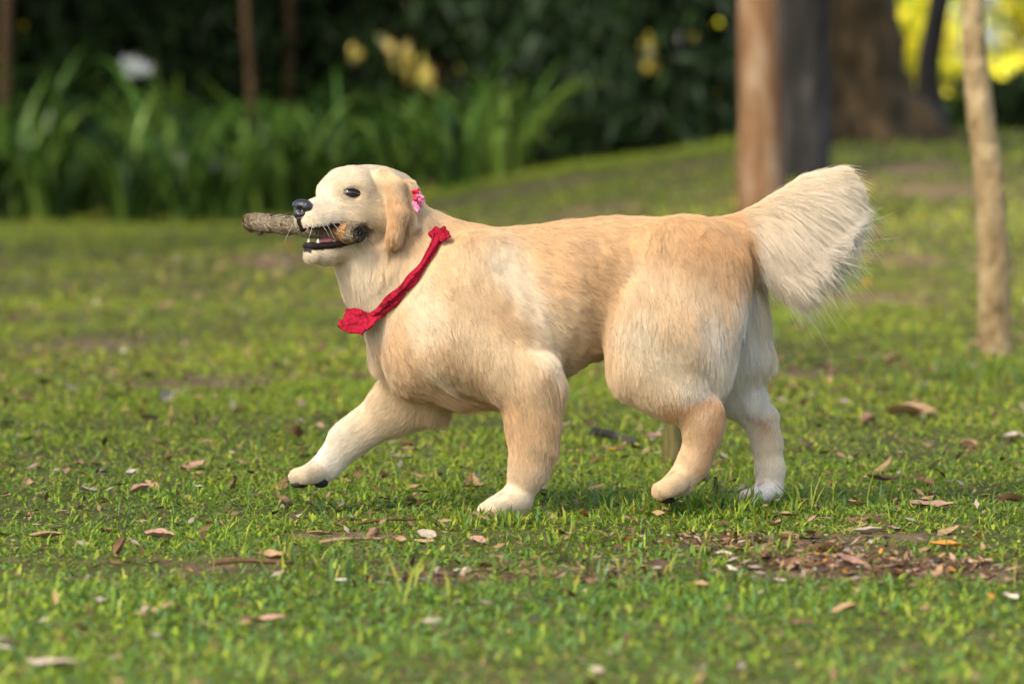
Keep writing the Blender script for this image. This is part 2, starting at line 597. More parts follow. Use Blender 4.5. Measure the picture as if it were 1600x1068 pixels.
def tree(name, label, path, radii, bark, crown_c, crown_r, nleaf, leaf_size, leaf_cols, seed, lmat=None, seg=18, flare=None, group=None, gaps=None, rings=40, bump=0.10):
    """trunk tapering along path, limbs, and a leafy crown; coordinates relative to the base"""
    path = np.asarray(path, float)
    b0 = path[0].copy()
    root = thing(name, label, "tree", tuple(b0), group)
    pts = spline(path, rings)
    rad = np.interp(np.linspace(0, 1, rings), np.linspace(0, 1, len(radii)), radii)
    V, F, T = tube(pts - b0, rad, seg, bump, seed)
    if flare:
        flare(V, pts - b0)
    link("trunk", mesh_np("trunk", V, [np.array(F), np.array(T)], bark, True), root)
    if nleaf:
        top = pts[-1] - b0
        for bp_ in branch_paths(top, crown_r[0] * 0.7, crown_r[2] * 0.9, 5, seed):
            V, F, T = tube(bp_, np.linspace(rad[-1] * 0.7, 0.02, len(bp_)), 8)
            link("limb", mesh_np("limb", V, [np.array(F), np.array(T)], bark, True), root)
        C, k = blob_points(nleaf, crown_c, crown_r, max(14, nleaf // 160), seed)
        if gaps:
            C = C[~in_gaps(C, gaps)]
        sh = np.random.default_rng(seed).uniform(0.6, 1.3, len(C))[:, None]
        pick = np.random.default_rng(seed + 1).integers(0, len(leaf_cols), len(C))
        me = leaf_mesh("crown", C - b0, leaf_size, np.asarray(leaf_cols)[pick] * (sh if lmat is None else np.minimum(sh, 1.1)), lmat or m_leaf, face=None if lmat is None else tuple(sun_dir))
        link("crown", me, root)
    return root


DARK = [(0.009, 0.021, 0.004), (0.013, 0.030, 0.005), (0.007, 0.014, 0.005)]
MID = [(0.05, 0.11, 0.015), (0.07, 0.13, 0.02), (0.045, 0.09, 0.015)]
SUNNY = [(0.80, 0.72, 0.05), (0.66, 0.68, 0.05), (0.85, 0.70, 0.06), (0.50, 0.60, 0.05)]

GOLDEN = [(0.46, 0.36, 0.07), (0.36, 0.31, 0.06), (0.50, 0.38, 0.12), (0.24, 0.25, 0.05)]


def at(px, d):
    """x of a pixel column at distance d from the camera"""
    return (px - 800) / FPX * d


def base_at(px, y, dz=-0.05):
    x = at(px, y + 7)
    return np.array([x, y, float(gz(x, y)) + dz])


# orange-brown trunk behind the tail
b = base_at(1192, 11.0)
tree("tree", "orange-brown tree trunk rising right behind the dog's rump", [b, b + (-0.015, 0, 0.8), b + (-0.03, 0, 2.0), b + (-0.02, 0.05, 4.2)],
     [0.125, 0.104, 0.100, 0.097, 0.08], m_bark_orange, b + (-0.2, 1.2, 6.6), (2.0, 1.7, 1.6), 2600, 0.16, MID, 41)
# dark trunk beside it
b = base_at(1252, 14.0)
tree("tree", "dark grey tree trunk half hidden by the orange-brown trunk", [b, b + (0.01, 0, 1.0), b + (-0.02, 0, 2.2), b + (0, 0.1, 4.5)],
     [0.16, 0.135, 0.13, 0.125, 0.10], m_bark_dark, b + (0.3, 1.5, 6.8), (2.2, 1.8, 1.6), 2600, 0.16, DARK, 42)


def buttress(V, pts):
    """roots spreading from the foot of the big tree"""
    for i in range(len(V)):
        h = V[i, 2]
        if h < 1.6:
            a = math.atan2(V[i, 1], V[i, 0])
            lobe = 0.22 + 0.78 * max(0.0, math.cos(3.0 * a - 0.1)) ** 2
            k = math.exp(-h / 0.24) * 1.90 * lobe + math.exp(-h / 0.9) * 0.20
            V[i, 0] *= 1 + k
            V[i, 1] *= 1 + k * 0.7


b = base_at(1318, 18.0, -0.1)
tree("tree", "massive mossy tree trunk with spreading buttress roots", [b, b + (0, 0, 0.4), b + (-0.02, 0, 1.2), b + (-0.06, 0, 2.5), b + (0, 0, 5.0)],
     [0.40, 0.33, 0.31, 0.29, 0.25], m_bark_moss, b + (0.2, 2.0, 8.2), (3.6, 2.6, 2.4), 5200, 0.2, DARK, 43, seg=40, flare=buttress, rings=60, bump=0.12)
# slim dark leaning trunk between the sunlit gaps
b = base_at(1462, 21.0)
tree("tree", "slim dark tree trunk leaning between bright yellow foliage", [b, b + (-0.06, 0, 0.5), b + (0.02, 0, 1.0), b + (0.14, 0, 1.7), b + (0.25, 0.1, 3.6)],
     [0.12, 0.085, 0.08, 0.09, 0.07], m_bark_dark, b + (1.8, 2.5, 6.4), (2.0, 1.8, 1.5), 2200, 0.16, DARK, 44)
# pale sapling at the right
g0 = ground_pt(1556, 556)
top = P(1520, 0, g0[1])
s1, s2 = P(1549, 330, g0[1]), P(1530, 150, g0[1])
tree("sapling_tree", "pale tan sapling trunk standing in the lawn at the right", [g0 - (0, 0, .04), s1, s2, top, top + (-0.03, 0.05, 1.5)],
     [0.056, 0.048, 0.046, 0.044, 0.041, 0.038, 0.036, 0.033, 0.030], m_bark_pale, top + (0.1, 0.2, 2.5), (0.9, 0.8, 0.8), 900, 0.09, MID, 45, seg=22, rings=80, bump=0.13)
# thin trunks in the dark at the back
for px, yy, r, lean, lab, bark in ((404, 26.5, 0.04, -0.12, "thin brown trunk leaning left above the strap-leaved plants", m_bark_dim),
                                   (452, 27.0, 0.05, 0.02, "straight brown trunk above the strap-leaved plants", m_bark_dim),
                                   (684, 27.6, 0.04, 0.0, "thin rusty-brown trunk behind the dog's head, in front of dark shrubs", m_bark_brown),
                                   (6, 26.0, 0.06, 0.05, "brown trunk at the far left edge above the plants", m_bark_dim),
                                   (868, 27.5, 0.12, 0.05, "blackish trunk in the dark shrubs above the dog's back", m_bark_dark)):
    b = base_at(px, yy)
    tree("tree", lab, [b, b + (lean * 0.4, 0, 1.0), b + (lean, 0, 2.2), b + (lean * 1.6, 0.3, 4.6)], [r * 1.3, r, r * 0.95, r * 0.8], bark,
         b + (lean, 0.8, 6.2), (2.3, 2.2, 1.7), 3600, 0.2, DARK, 50 + px, group="thin trees at the back")


# strap-leaved plants along the back of the lawn
def strap_leaf(name, length, width, arch, mat, seed):
    g = random.Random(seed)
    n = 9
    p = np.zeros((n, 3))
    ang = math.radians(g.uniform(78, 89))
    for i in range(1, n):
        p[i] = p[i - 1] + np.array([math.cos(ang), 0, math.sin(ang)]) * length / (n - 1)
        ang -= arch / (n - 1) * (0.4 + 1.5 * i / n)
    V = []
    for i in range(n):
        t = i / (n - 1)
        w = width * (0.55 + 0.9 * t * (1 - t) * 2) * (1 - t ** 3) * 0.5 + 0.001
        V += [p[i] + (0, -w, w * 0.35), p[i], p[i] + (0, w, w * 0.35)]
    Q = []
    for i in range(n - 1):
        a = i * 3
        Q += [(a, a + 1, a + 4, a + 3), (a + 1, a + 2, a + 5, a + 4)]
    return mesh_np(name, np.array(V), np.array(Q), mat, True)


m_strap = [mat_leafy("strap_leaf_green", (0.065, 0.145, 0.018), 0.3, 0.35, 0.5, rand=0.5), mat_leafy("strap_leaf_dark", (0.012, 0.034, 0.006), 0.3, 0.35, 0.5, rand=0.5),
           mat_leafy("strap_leaf_light", (0.18, 0.28, 0.045), 0.35, 0.4, 0.5, rand=0.4)]
strap = [strap_leaf("leaf", random.uniform(1.05, 1.55), random.uniform(0.040, 0.062), random.uniform(0.9, 2.7), m_strap[k % 3], k) for k in range(12)]
rs = random.Random(5)
spots = []
for i in range(11):
    spots.append((-4.75 + i * 0.43 + rs.uniform(-.08, .08), 23.0 + rs.uniform(-.15, .25), 1.12, "front row"))
for i in range(11):
    spots.append((-5.0 + i * 0.5 + rs.uniform(-.1, .1), 25.1 + rs.uniform(-.3, .3), 1.45 if i < 7 else 1.1, "back row"))
ordinal = ["first", "second", "third", "fourth", "fifth", "sixth", "seventh", "eighth", "ninth", "tenth", "eleventh"]
for i, (x, y, scl, row) in enumerate(spots):
    r = thing("strap_leaf_plant", "%s clump from the left in the %s of arching strap-leaved plants" % (ordinal[i % 11], row), "plant", (x, y, float(gz(x, y)) - 0.02), "strap-leaved plants along the back of the lawn")
    for k in range(44):
        lf = link("leaf", strap[rs.randrange(12)], r)
        a = rs.uniform(0, 2 * math.pi)
        rad = rs.uniform(0.02, 0.2)
        lf.location = (math.cos(a) * rad, math.sin(a) * rad, 0)
        sc_ = scl * rs.uniform(0.55, 1.05)
        lf.scale = (sc_, sc_, sc_ * rs.uniform(0.8, 1.05))
        lf.rotation_euler = (rs.uniform(-.15, .15), rs.uniform(-.15, .2), a + rs.uniform(-.5, .5))

# dark shrubs behind
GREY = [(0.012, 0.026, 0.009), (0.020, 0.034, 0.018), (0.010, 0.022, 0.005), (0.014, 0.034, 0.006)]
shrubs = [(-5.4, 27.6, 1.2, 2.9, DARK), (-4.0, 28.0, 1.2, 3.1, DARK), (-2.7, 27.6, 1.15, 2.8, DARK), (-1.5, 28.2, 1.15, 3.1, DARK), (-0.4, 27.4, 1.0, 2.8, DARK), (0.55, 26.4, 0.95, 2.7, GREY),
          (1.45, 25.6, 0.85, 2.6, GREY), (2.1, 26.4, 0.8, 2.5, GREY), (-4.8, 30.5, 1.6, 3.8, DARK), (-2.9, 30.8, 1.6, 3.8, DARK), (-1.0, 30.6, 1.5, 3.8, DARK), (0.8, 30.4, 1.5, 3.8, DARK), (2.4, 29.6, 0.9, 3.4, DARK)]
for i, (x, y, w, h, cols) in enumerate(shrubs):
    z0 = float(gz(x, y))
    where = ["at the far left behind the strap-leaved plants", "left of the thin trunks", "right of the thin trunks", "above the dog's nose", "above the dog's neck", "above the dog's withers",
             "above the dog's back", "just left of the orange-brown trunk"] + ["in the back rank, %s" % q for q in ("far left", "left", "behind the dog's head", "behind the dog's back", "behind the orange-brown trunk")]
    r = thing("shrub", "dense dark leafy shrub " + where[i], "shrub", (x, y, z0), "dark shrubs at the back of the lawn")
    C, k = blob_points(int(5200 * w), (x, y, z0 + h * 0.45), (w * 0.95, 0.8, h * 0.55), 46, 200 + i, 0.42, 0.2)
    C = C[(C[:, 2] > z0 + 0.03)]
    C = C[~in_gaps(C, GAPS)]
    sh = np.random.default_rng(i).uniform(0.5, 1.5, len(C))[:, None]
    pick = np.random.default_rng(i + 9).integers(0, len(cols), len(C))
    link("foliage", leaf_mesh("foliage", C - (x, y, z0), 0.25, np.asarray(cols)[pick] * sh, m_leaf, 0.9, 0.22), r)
    for k in range(4):
        a = k * 1.6 + i
        V, F, T = tube(spline([(0, 0, -0.05), (0.15 * math.cos(a), 0.15 * math.sin(a), h * 0.4), (0.5 * w * math.cos(a), 0.4 * math.sin(a), h * 0.8)], 7), np.linspace(0.035, 0.01, 7), 7)
        link("stem", mesh_np("stem", V, [np.array(F), np.array(T)], m_bark_dark, True), r)
# shrub in shade behind the sapling
for (px, y, w, h, lab, cols) in ((1592, 25.0, 0.55, 0.55, "low dark shrub behind the pale sapling", DARK), (1512, 27.5, 0.25, 0.50, "small dark shrub beside the slim leaning trunk", MID), (1700, 24.5, 0.6, 0.8, "dark shrub beyond the right edge of the lawn", DARK)):
    x = at(px, y + 7)
    z0 = float(gz(x, y))
    r = thing("shrub", lab, "shrub", (x, y, z0), "shrubs behind the sapling")
    C, k = blob_points(int(3600 * w), (x, y, z0 + h * 0.45), (w, 0.6, h * 0.5), 26, 300 + px, 0.4, 0.2)
    C = C[C[:, 2] > z0 + 0.02]
    link("foliage", leaf_mesh("foliage", C - (x, y, z0), 0.13, np.asarray(cols)[np.random.default_rng(px).integers(0, 3, len(C))], m_leaf, 0.4, 0.4), r)
    V, F, T = tube([(0, 0, -0.05), (0.03, 0, h * 0.3), (0, 0.05, h * 0.7)], [0.04, 0.03, 0.012], 7)
    link("stem", mesh_np("stem", V, [np.array(F), np.array(T)], m_bark_dark, True), r)

# unseen broad trees, added so that their crowns shade the planting
for i, (x, y, r_, lab) in enumerate(((-7.2, 27.5, 0.22, "broad unseen tree added for shade left of the strap-leaved plants"), (-2.2, 33.0, 0.24, "broad unseen tree added for shade behind the dark shrubs, left"), (3.1, 33.0, 0.22, "broad unseen tree added for shade behind the dark shrubs, right"))):
    b = np.array([x, y, float(gz(x, y)) - 0.1])
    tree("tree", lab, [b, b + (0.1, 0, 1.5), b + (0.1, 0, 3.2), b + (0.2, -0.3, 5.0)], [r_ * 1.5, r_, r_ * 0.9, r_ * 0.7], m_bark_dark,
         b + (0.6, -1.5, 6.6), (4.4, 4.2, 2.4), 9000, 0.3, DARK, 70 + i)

# trees added out of view on the sun's side to shade dog and lawn
for i, (cx, cy, cz, tx, ty, lab) in enumerate(((-6.5, -8.0, 10.5, -7.6, -9.5, "tall tree added for shade behind the camera on the left"), (-6.0, -1.0, 10.0, -7.2, -1.0, "tall tree added for shade left of the dog, outside the view"),
                                              (-7.0, 7.0, 10.5, -8.4, 7.0, "tall tree added for shade left of the far lawn, outside the view"), (-0.6, -4.5, 11.0, 3.8, -6.0, "tall tree added for shade right of the camera, outside the view"),
                                              (-12.0, 2.0, 10.5, -12.5, 2.0, "tall tree added for shade farthest to the left, outside the view"),
                                              (-3.0, 12.5, 11.0, -7.2, 12.0, "tall tree added for shade before the strap-leaved plants, outside the view"),
                                              (-8.8, 12.5, 10.5, -10.6, 13.0, "tall tree added for shade left of the strap-leaved plants, outside the view"))):
    b = np.array([tx, ty, float(gz(tx, ty)) - 0.1])
    c = np.array([cx, cy, cz])
    tree("tree", lab, [b, b + (0.1, 0, 2.5), b * 0.7 + c * 0.3 + (0, 0, 2.2), b * 0.35 + c * 0.65], [0.34, 0.26, 0.22, 0.16], m_bark_brown, c, (4.6, 4.6, 1.7), 4300 if i < 5 else 10000, 0.36, MID, 120 + i, group="tall trees added for shade around the lawn")

# sunlit trees beyond, seen through the gaps
for i, (x, y, w, h) in enumerate(((-9.0, 58, 2.6, 5.5), (-5.2, 60, 2.4, 5.8), (-1.6, 57, 2.3, 5.2), (1.8, 59, 2.4, 5.6), (4.9, 56, 2.1, 5.4), (7.6, 58, 2.4, 5.8), (11.5, 60, 2.6, 6.0))):
    z0 = 0.2
    b = np.array([x, y, z0])
    tree("tree", "%s of the sunlit yellow-green trees far beyond the shrubs, counted from the left" % ordinal[i], [b, b + (0.1, 0, 0.8), b + (0, 0, 1.6), b + (0, 0, 2.4)], [0.16, 0.12, 0.1, 0.08], m_bark_brown,
         b + (0, 0, h * 0.36), (w, 1.8, h * 0.40), 5200, 0.34, GOLDEN if i in (1, 2, 3) else SUNNY, 90 + i, lmat=m_leaf_sun, group="sunlit trees far beyond", gaps=SKYGAPS)
# ------------------------------------------------------------------ the dog: one continuous skin from a blended distance field
VOX = 0.0042
GOLD, TAN, CREAM, PALE, WHITE, ORANGE = (np.array(c) for c in ((0.69, 0.415, 0.185), (0.57, 0.315, 0.12), (0.77, 0.56, 0.32), (0.81, 0.665, 0.455), (0.87, 0.81, 0.70), (0.60, 0.29, 0.09)))
PRIMS = []      # (kind, data, k, colour, hair length, flow direction)


def cone(a, b, ra, rb, k=0.03, col=CREAM, hl=0.02, flow=None, sy=1.0):
    a, b = np.asarray(a, float), np.asarray(b, float)
    PRIMS.append(("cone", (a, b, ra, rb, sy), k, np.asarray(col), hl, np.asarray(flow, float) if flow is not None else (b - a)))


def loft(st, k=0.04, col=GOLD, hl=0.03, flow=(1, 0, -0.4)):
    """stations (x, z centre, half height, y centre, half width)"""
    PRIMS.append(("loft", np.asarray(st, float), k, np.asarray(col), hl, np.asarray(flow, float)))


def sd_prim(pr, X, Y, Z):
    kind, d = pr[0], pr[1]
    if kind == "cone":
        a, b, ra, rb, sy = d
        ba = b - a
        L2 = ba @ ba + 1e-12
        px_, py_, pz_ = X - a[0], Y - a[1], Z - a[2]
        t = np.clip((px_ * ba[0] + py_ * ba[1] + pz_ * ba[2]) / L2, 0, 1)
        qx, qy, qz = px_ - t * ba[0], (py_ - t * ba[1]) / sy, pz_ - t * ba[2]
        return (np.sqrt(qx * qx + qy * qy + qz * qz) - (ra + (rb - ra) * t)) * min(1.0, sy)
    if kind == "paw":
        e = None
        for c in d:
            v = sd_prim(("cone", c), X, Y, Z)
            if e is None:
                e = v
            else:
                h = np.clip(0.5 + 0.5 * (e - v) / 0.0035, 0, 1)
                e = e + (v - e) * h - 0.0035 * h * (1 - h)
        return e
    st = d
    xs = st[:, 0]
    xc = np.clip(X, xs[0], xs[-1])

    def ip(j):
        return np.interp(xc, xs, st[:, j])
    zc, hh, yc, hw = ip(1), ip(2), ip(3), ip(4)
    m = np.minimum(hh, hw)
    e = (np.sqrt(((Z - zc) / hh) ** 2 + ((Y - yc) / hw) ** 2) - 1) * m
    ex = np.abs(X - xc)
    return np.where(ex > 0, np.sqrt(np.maximum(e, 0) ** 2 + ex ** 2) + np.minimum(e, 0) * 0, e)


def prim_box(pr):
    if pr[0] == "cone":
        a, b, ra, rb, sy = pr[1]
        r = max(ra, rb) * max(1.0, sy)
        return np.minimum(a, b) - r, np.maximum(a, b) + r
    if pr[0] == "paw":
        bb = [prim_box(("cone", c)) for c in pr[1]]
        return np.min([q[0] for q in bb], axis=0), np.max([q[1] for q in bb], axis=0)
    st = pr[1]
    return (np.array([st[0, 0], (st[:, 3] - st[:, 4]).min(), (st[:, 1] - st[:, 2]).min()]), np.array([st[-1, 0], (st[:, 3] + st[:, 4]).max(), (st[:, 1] + st[:, 2]).max()]))


# --- torso, measured top and bottom line
torso = []
for px, top, bot, hw in ((592, 485, 560, 34), (614, 432, 600, 68), (640, 395, 618, 92), (690, 362, 628, 106), (740, 354, 628, 104), (790, 353, 630, 106), (840, 349, 610, 106), (890, 342, 580, 106),
                         (940, 337, 560, 90), (990, 336, 548, 80), (1040, 341, 545, 80), (1085, 347, 520, 82), (1125, 353, 480, 72), (1150, 362, 440, 52)):
    a, c = P(px, top + 3), P(px, bot - 3)
    torso.append((a[0], (a[2] + c[2]) / 2, (a[2] - c[2]) / 2, 0.0, S(hw)))
# round the profile with a denser spline
tt = spline(np.array(torso), 60)
loft(tt, 0.03, GOLD, 0.026, (1.0, 0, -0.45))

# --- neck
cone(P(700, 460), P(640, 416), S(92), S(78), 0.035, CREAM, 0.036, (0.55, 0, -0.85), 0.92)
cone(P(640, 416), P(606, 352, -0.012), S(78), S(56), 0.03, CREAM, 0.030, (0.5, 0, -0.85), 0.9)
cone(P(546, 384, -0.035), P(592, 440, -0.008), S(34), S(54), 0.035, PALE, 0.026, (0.25, 0, -1), 1.0)
cone(P(606, 440), P(626, 525), S(54), S(48), 0.04, PALE, 0.032, (0.15, 0, -1), 1.1)

cone(P(660, 366), P(722, 392), S(36), S(36), 0.03, CREAM, 0.036, (0.8, 0, -0.4), 0.9)

# --- head, in its own frame: f forward, l to the dog's left, u up
HC = P(568, 314, -0.03)
YAW, HP = math.radians(38), math.radians(6)
HF = np.array([-math.cos(YAW) * math.cos(HP), -math.sin(YAW) * math.cos(HP), -math.sin(HP)])
HL = np.array([math.sin(YAW), -math.cos(YAW), 0.0])
HU = np.cross(HF, HL)


def H(f, l, u):
    return HC + HF * f + HL * l + HU * u


BACK = -HF
MUZZLE = np.array([0.80, 0.68, 0.50])
cone(H(-0.030, 0, -0.002), H(0.024, 0, 0.010), 0.056, 0.055, 0.025, PALE, 0.012, BACK + 0.1 * HU, 1.06)
cone(H(-0.062, 0, -0.006), H(-0.02, 0, 0.0), 0.050, 0.054, 0.025, PALE, 0.014, BACK - 0.4 * HU)
for s in (1, -1):
    cone(H(0.032, 0.030 * s, 0.030), H(0.056, 0.028 * s, 0.021), 0.026, 0.020, 0.016, PALE, 0.010, BACK + 0.5 * HU + 0.3 * s * HL)       # brow
    cone(H(-0.012, 0.042 * s, -0.026), H(0.04, 0.034 * s, -0.020), 0.034, 0.027, 0.025, CREAM, 0.014, BACK - 0.5 * HU + 0.1 * s * HL)      # cheek
    cone(H(0.062, 0.0215 * s, -0.016), H(0.117, 0.0155 * s, -0.024), 0.0225, 0.0205, 0.012, MUZZLE, 0.008, BACK - 0.5 * HU + 0.5 * s * HL)    # flews
cone(H(0.050, 0, -0.003), H(0.121, 0, -0.008), 0.031, 0.0225, 0.018, MUZZLE, 0.008, BACK, 1.0)                                             # muzzle
cone(H(0.004, 0, -0.056), H(0.092, 0, -0.0815), 0.030, 0.0185, 0.016, PALE, 0.014, BACK - 0.5 * HU, 1.15)                                    # lower jaw
cone(H(0.092, 0, -0.0815), H(0.121, 0, -0.0780), 0.0185, 0.0160, 0.012, PALE, 0.012, BACK - 0.6 * HU, 1.15)
for s in (1, -1):                                                                                                                       # ears
    e0, e1, e2, e3, e4 = H(-0.010, 0.052 * s, 0.042), H(-0.016, 0.074 * s, 0.026), H(-0.012, 0.088 * s, -0.022), H(0.002, 0.088 * s, -0.058), H(0.009, 0.083 * s, -0.073)
    cone(e0, e1, 0.017, 0.016, 0.012, CREAM, 0.010, e1 - e0 + np.array([0, 0, -0.02]))
    cone(e1, e2, 0.017, 0.017, 0.005, GOLD, 0.014, e2 - e1)
    cone(e2, e3, 0.017, 0.014, 0.005, GOLD, 0.016, e3 - e2)
    cone(e3, e4, 0.014, 0.008, 0.005, TAN, 0.014, e4 - e3)
    cone(H(-0.046, 0.068 * s, 0.020), H(-0.040, 0.084 * s, -0.045), 0.014, 0.013, 0.012, CREAM, 0.024, e2 - e1)
NOSE_AT = H(0.134, 0, 0.001)
CARVE = (H(0.030, 0, -0.047), H(0.170, 0, -0.0520), 0.012, 0.0165)


def sd_carve(X, Y, Z):
    a, b, ra, rb = CARVE
    ba = b - a
    px_, py_, pz_ = X - a[0], Y - a[1], Z - a[2]
    lat = px_ * HL[0] + py_ * HL[1] + pz_ * HL[2]
    qx, qy, qz = px_ - lat * HL[0], py_ - lat * HL[1], pz_ - lat * HL[2]
    t = np.clip((qx * ba[0] + qy * ba[1] + qz * ba[2]) / (ba @ ba), 0, 1)
    d = np.sqrt((qx - t * ba[0]) ** 2 + (qy - t * ba[1]) ** 2 + (qz - t * ba[2]) ** 2) - (ra + (rb - ra) * t)
    return np.maximum(d, np.abs(lat) - 0.055)


# --- legs
def chain(pts, k, cols, hl, flow=None, sy=1.0):
    q = [(P(px, py, y), S(r)) for px, py, y, r in pts]
    for i in range(len(q) - 1):
        cone(q[i][0], q[i + 1][0], q[i][1], q[i + 1][1], k, cols[min(i, len(cols) - 1)], hl[min(i, len(hl) - 1)], flow, sy)


def paw(px, py, y, tdir, r, hl=0.006, col=PALE, spread=1.0, ty=-0.012):
    """four toes in front of the foot; tdir is the pixel step from foot to toes"""
    toes = []
    for j, off in enumerate((-1.5, -0.5, 0.5, 1.5)):
        ahead = 1.0 if abs(off) < 1 else 0.66
        a = P(px + tdir[0] * 0.1, py + tdir[1] * 0.1 - 2, y + off * 0.0150 * spread)
        b_ = P(px + tdir[0] * ahead, py + tdir[1] * ahead, y + off * 0.0185 * spread + ty)
        toes.append((a, b_, S(r) * 0.95, S(r) * 0.90, 0.70))
    PRIMS.append(("paw", toes, 0.016, np.asarray(col), hl, toes[1][1] - toes[1][0]))


NF, FF, NH, FH = -0.100, 0.075, -0.085, 0.080
# near front: shoulder, upper arm, forearm, pastern
cone(P(755, 420, -0.068), P(710, 525, -0.092), S(58), S(62), 0.022, CREAM, 0.026, (0.35, 0, -0.95), 0.62)
cone(P(710, 532, -0.092), P(828, 596, -0.100), S(58), S(48), 0.022, CREAM, 0.020, (0.35, 0, -0.95), 0.75)
chain([(828, 602, -0.096, 43), (832, 652, NF, 35), (833, 692, NF, 31), (826, 732, NF, 25), (812, 770, NF, 21)], 0.022, [GOLD, GOLD, CREAM, PALE], [0.018, 0.017, 0.015, 0.010], (0.12, 0, -1), 0.80)
cone(P(842, 592, -0.098), P(861, 605, -0.098), S(34), S(17), 0.02, GOLD, 0.016, (0.3, 0, -1), 0.8)
cone(P(806, 782, NF), P(785, 792, NF), S(23), S(20), 0.014, PALE, 0.009)
paw(796, 788, NF, (-36, 9), 15.5, spread=1.25)
# far front, lifted and reaching
chain([(655, 560, 0.055, 60), (650, 612, 0.068, 52), (614, 638, FF, 37), (566, 670, FF, 26), (541, 689, FF, 24), (516, 721, FF, 18), (499, 739, FF, 18)], 0.022, [CREAM, CREAM, PALE, PALE, WHITE, WHITE], [0.018, 0.017, 0.015, 0.012, 0.010], None, 0.82)
paw(494, 740, FF, (-29, 4), 15.5, spread=1.2)
# near hind: thigh, second thigh, hock, metatarsus
cone(P(1075, 425, -0.056), P(1040, 520, -0.076), S(88), S(86), 0.03, GOLD, 0.024, (0.25, 0, -1), 0.62)
cone(P(1040, 520, -0.076), P(1012, 570, -0.082), S(80), S(52), 0.03, CREAM, 0.026, (0.4, 0, -0.9), 0.68)
cone(P(1085, 480, -0.055), P(1085, 570, -0.070), S(64), S(40), 0.03, CREAM, 0.038, (0.25, 0, -1), 0.6)
chain([(1014, 575, -0.080, 48), (1052, 608, NH, 38), (1090, 644, NH, 27)], 0.032, [CREAM, CREAM], [0.018, 0.012], (0.15, 0, -1), 0.78)
chain([(1099, 648, NH, 28), (1100, 664, NH, 26), (1096, 690, NH, 20), (1084, 722, NH, 20), (1066, 748, NH, 20)], 0.020, [TAN, GOLD, CREAM, CREAM], [0.014, 0.012, 0.011, 0.010], (-0.3, 0, -1), 0.78)
paw(1062, 755, NH, (-29, 11), 16.5, col=CREAM, spread=1.2)
# far hind, planted
cone(P(1120, 440, 0.050), P(1140, 530, 0.066), S(76), S(58), 0.03, PALE, 0.030, (0.2, 0, -1), 0.65)
chain([(1130, 540, 0.074, 62), (1146, 603, FH, 38), (1186, 655, FH, 24)], 0.022, [WHITE, WHITE], [0.026, 0.012], (0.2, 0, -1), 0.78)
chain([(1190, 655, FH, 24), (1198, 690, FH, 21), (1203, 730, FH, 20), (1204, 762, FH, 20)], 0.015, [PALE, PALE, WHITE], [0.013, 0.011, 0.010], (0.1, 0, -1), 0.8)
paw(1200, 771, FH, (-33, 5), 14.5, col=WHITE, spread=1.2)
# --- tail
chain([(1115, 388, 0, 38), (1158, 380, 0, 33), (1200, 368, 0.0, 36), (1242, 344, 0.0, 40), (1284, 314, 0.005, 36), (1312, 284, 0.01, 18)], 0.03, [ORANGE, GOLD, CREAM, PALE, PALE], [0.014, 0.018, 0.020, 0.020, 0.016], (0.6, 0, -0.6), 0.6)


SOCKETS = []


def dent(d, X, Y, Z):
    for c, r in SOCKETS:
        s_ = -(np.sqrt((X - c[0]) ** 2 + (Y - c[1]) ** 2 + (Z - c[2]) ** 2) - r)
        k = 0.008
        h = np.clip(0.5 + 0.5 * (s_ - d) / k, 0, 1)
        d = d + (s_ - d) * h + k * h * (1 - h)
    return d


def field(X, Y, Z):
    """distance at scattered points"""
    d = np.full(X.shape, 1.0)
    for pr in PRIMS:
        e = sd_prim(pr, X, Y, Z)
        k = pr[2]
        h = np.clip(0.5 + 0.5 * (d - e) / k, 0, 1)
        d = d + (e - d) * h - k * h * (1 - h)
    return np.maximum(dent(d, X, Y, Z), -sd_carve(X, Y, Z))


def hit(px, py):
    """first point of the dog's skin on the sight line of a pixel, and its normal"""
    o = np.array([0, CAM_Y, CAM_Z])
    d = P(px, py, 0.0) - o
    d /= np.linalg.norm(d)
    t = 6.4
    for _ in range(120):
        q = o + d * t
        v = float(field(np.array([q[0]]), np.array([q[1]]), np.array([q[2]]))[0])
        if v < 0.0004:
            break
        t += max(v * 0.7, 0.0006)
        if t > 7.6:
            break
    e = 0.002
    g = np.array([float(field(*[np.array([q[j] + (e if j == i else 0)]) for j in range(3)])[0] - field(*[np.array([q[j] - (e if j == i else 0)]) for j in range(3)])[0]) for i in range(3)])
    return q, g / (np.linalg.norm(g) + 1e-9)


EYE_Q, EYE_N = hit(551, 301)
for s in (1, -1):
    lq = EYE_Q - HC
    ln = np.array([EYE_N @ HF, EYE_N @ HL, EYE_N @ HU])
    SOCKETS.append((H(lq @ HF, s * (lq @ HL), lq @ HU) + (HF * ln[0] + HL * ln[1] * s + HU * ln[2]) * 0.0055, 0.0155))


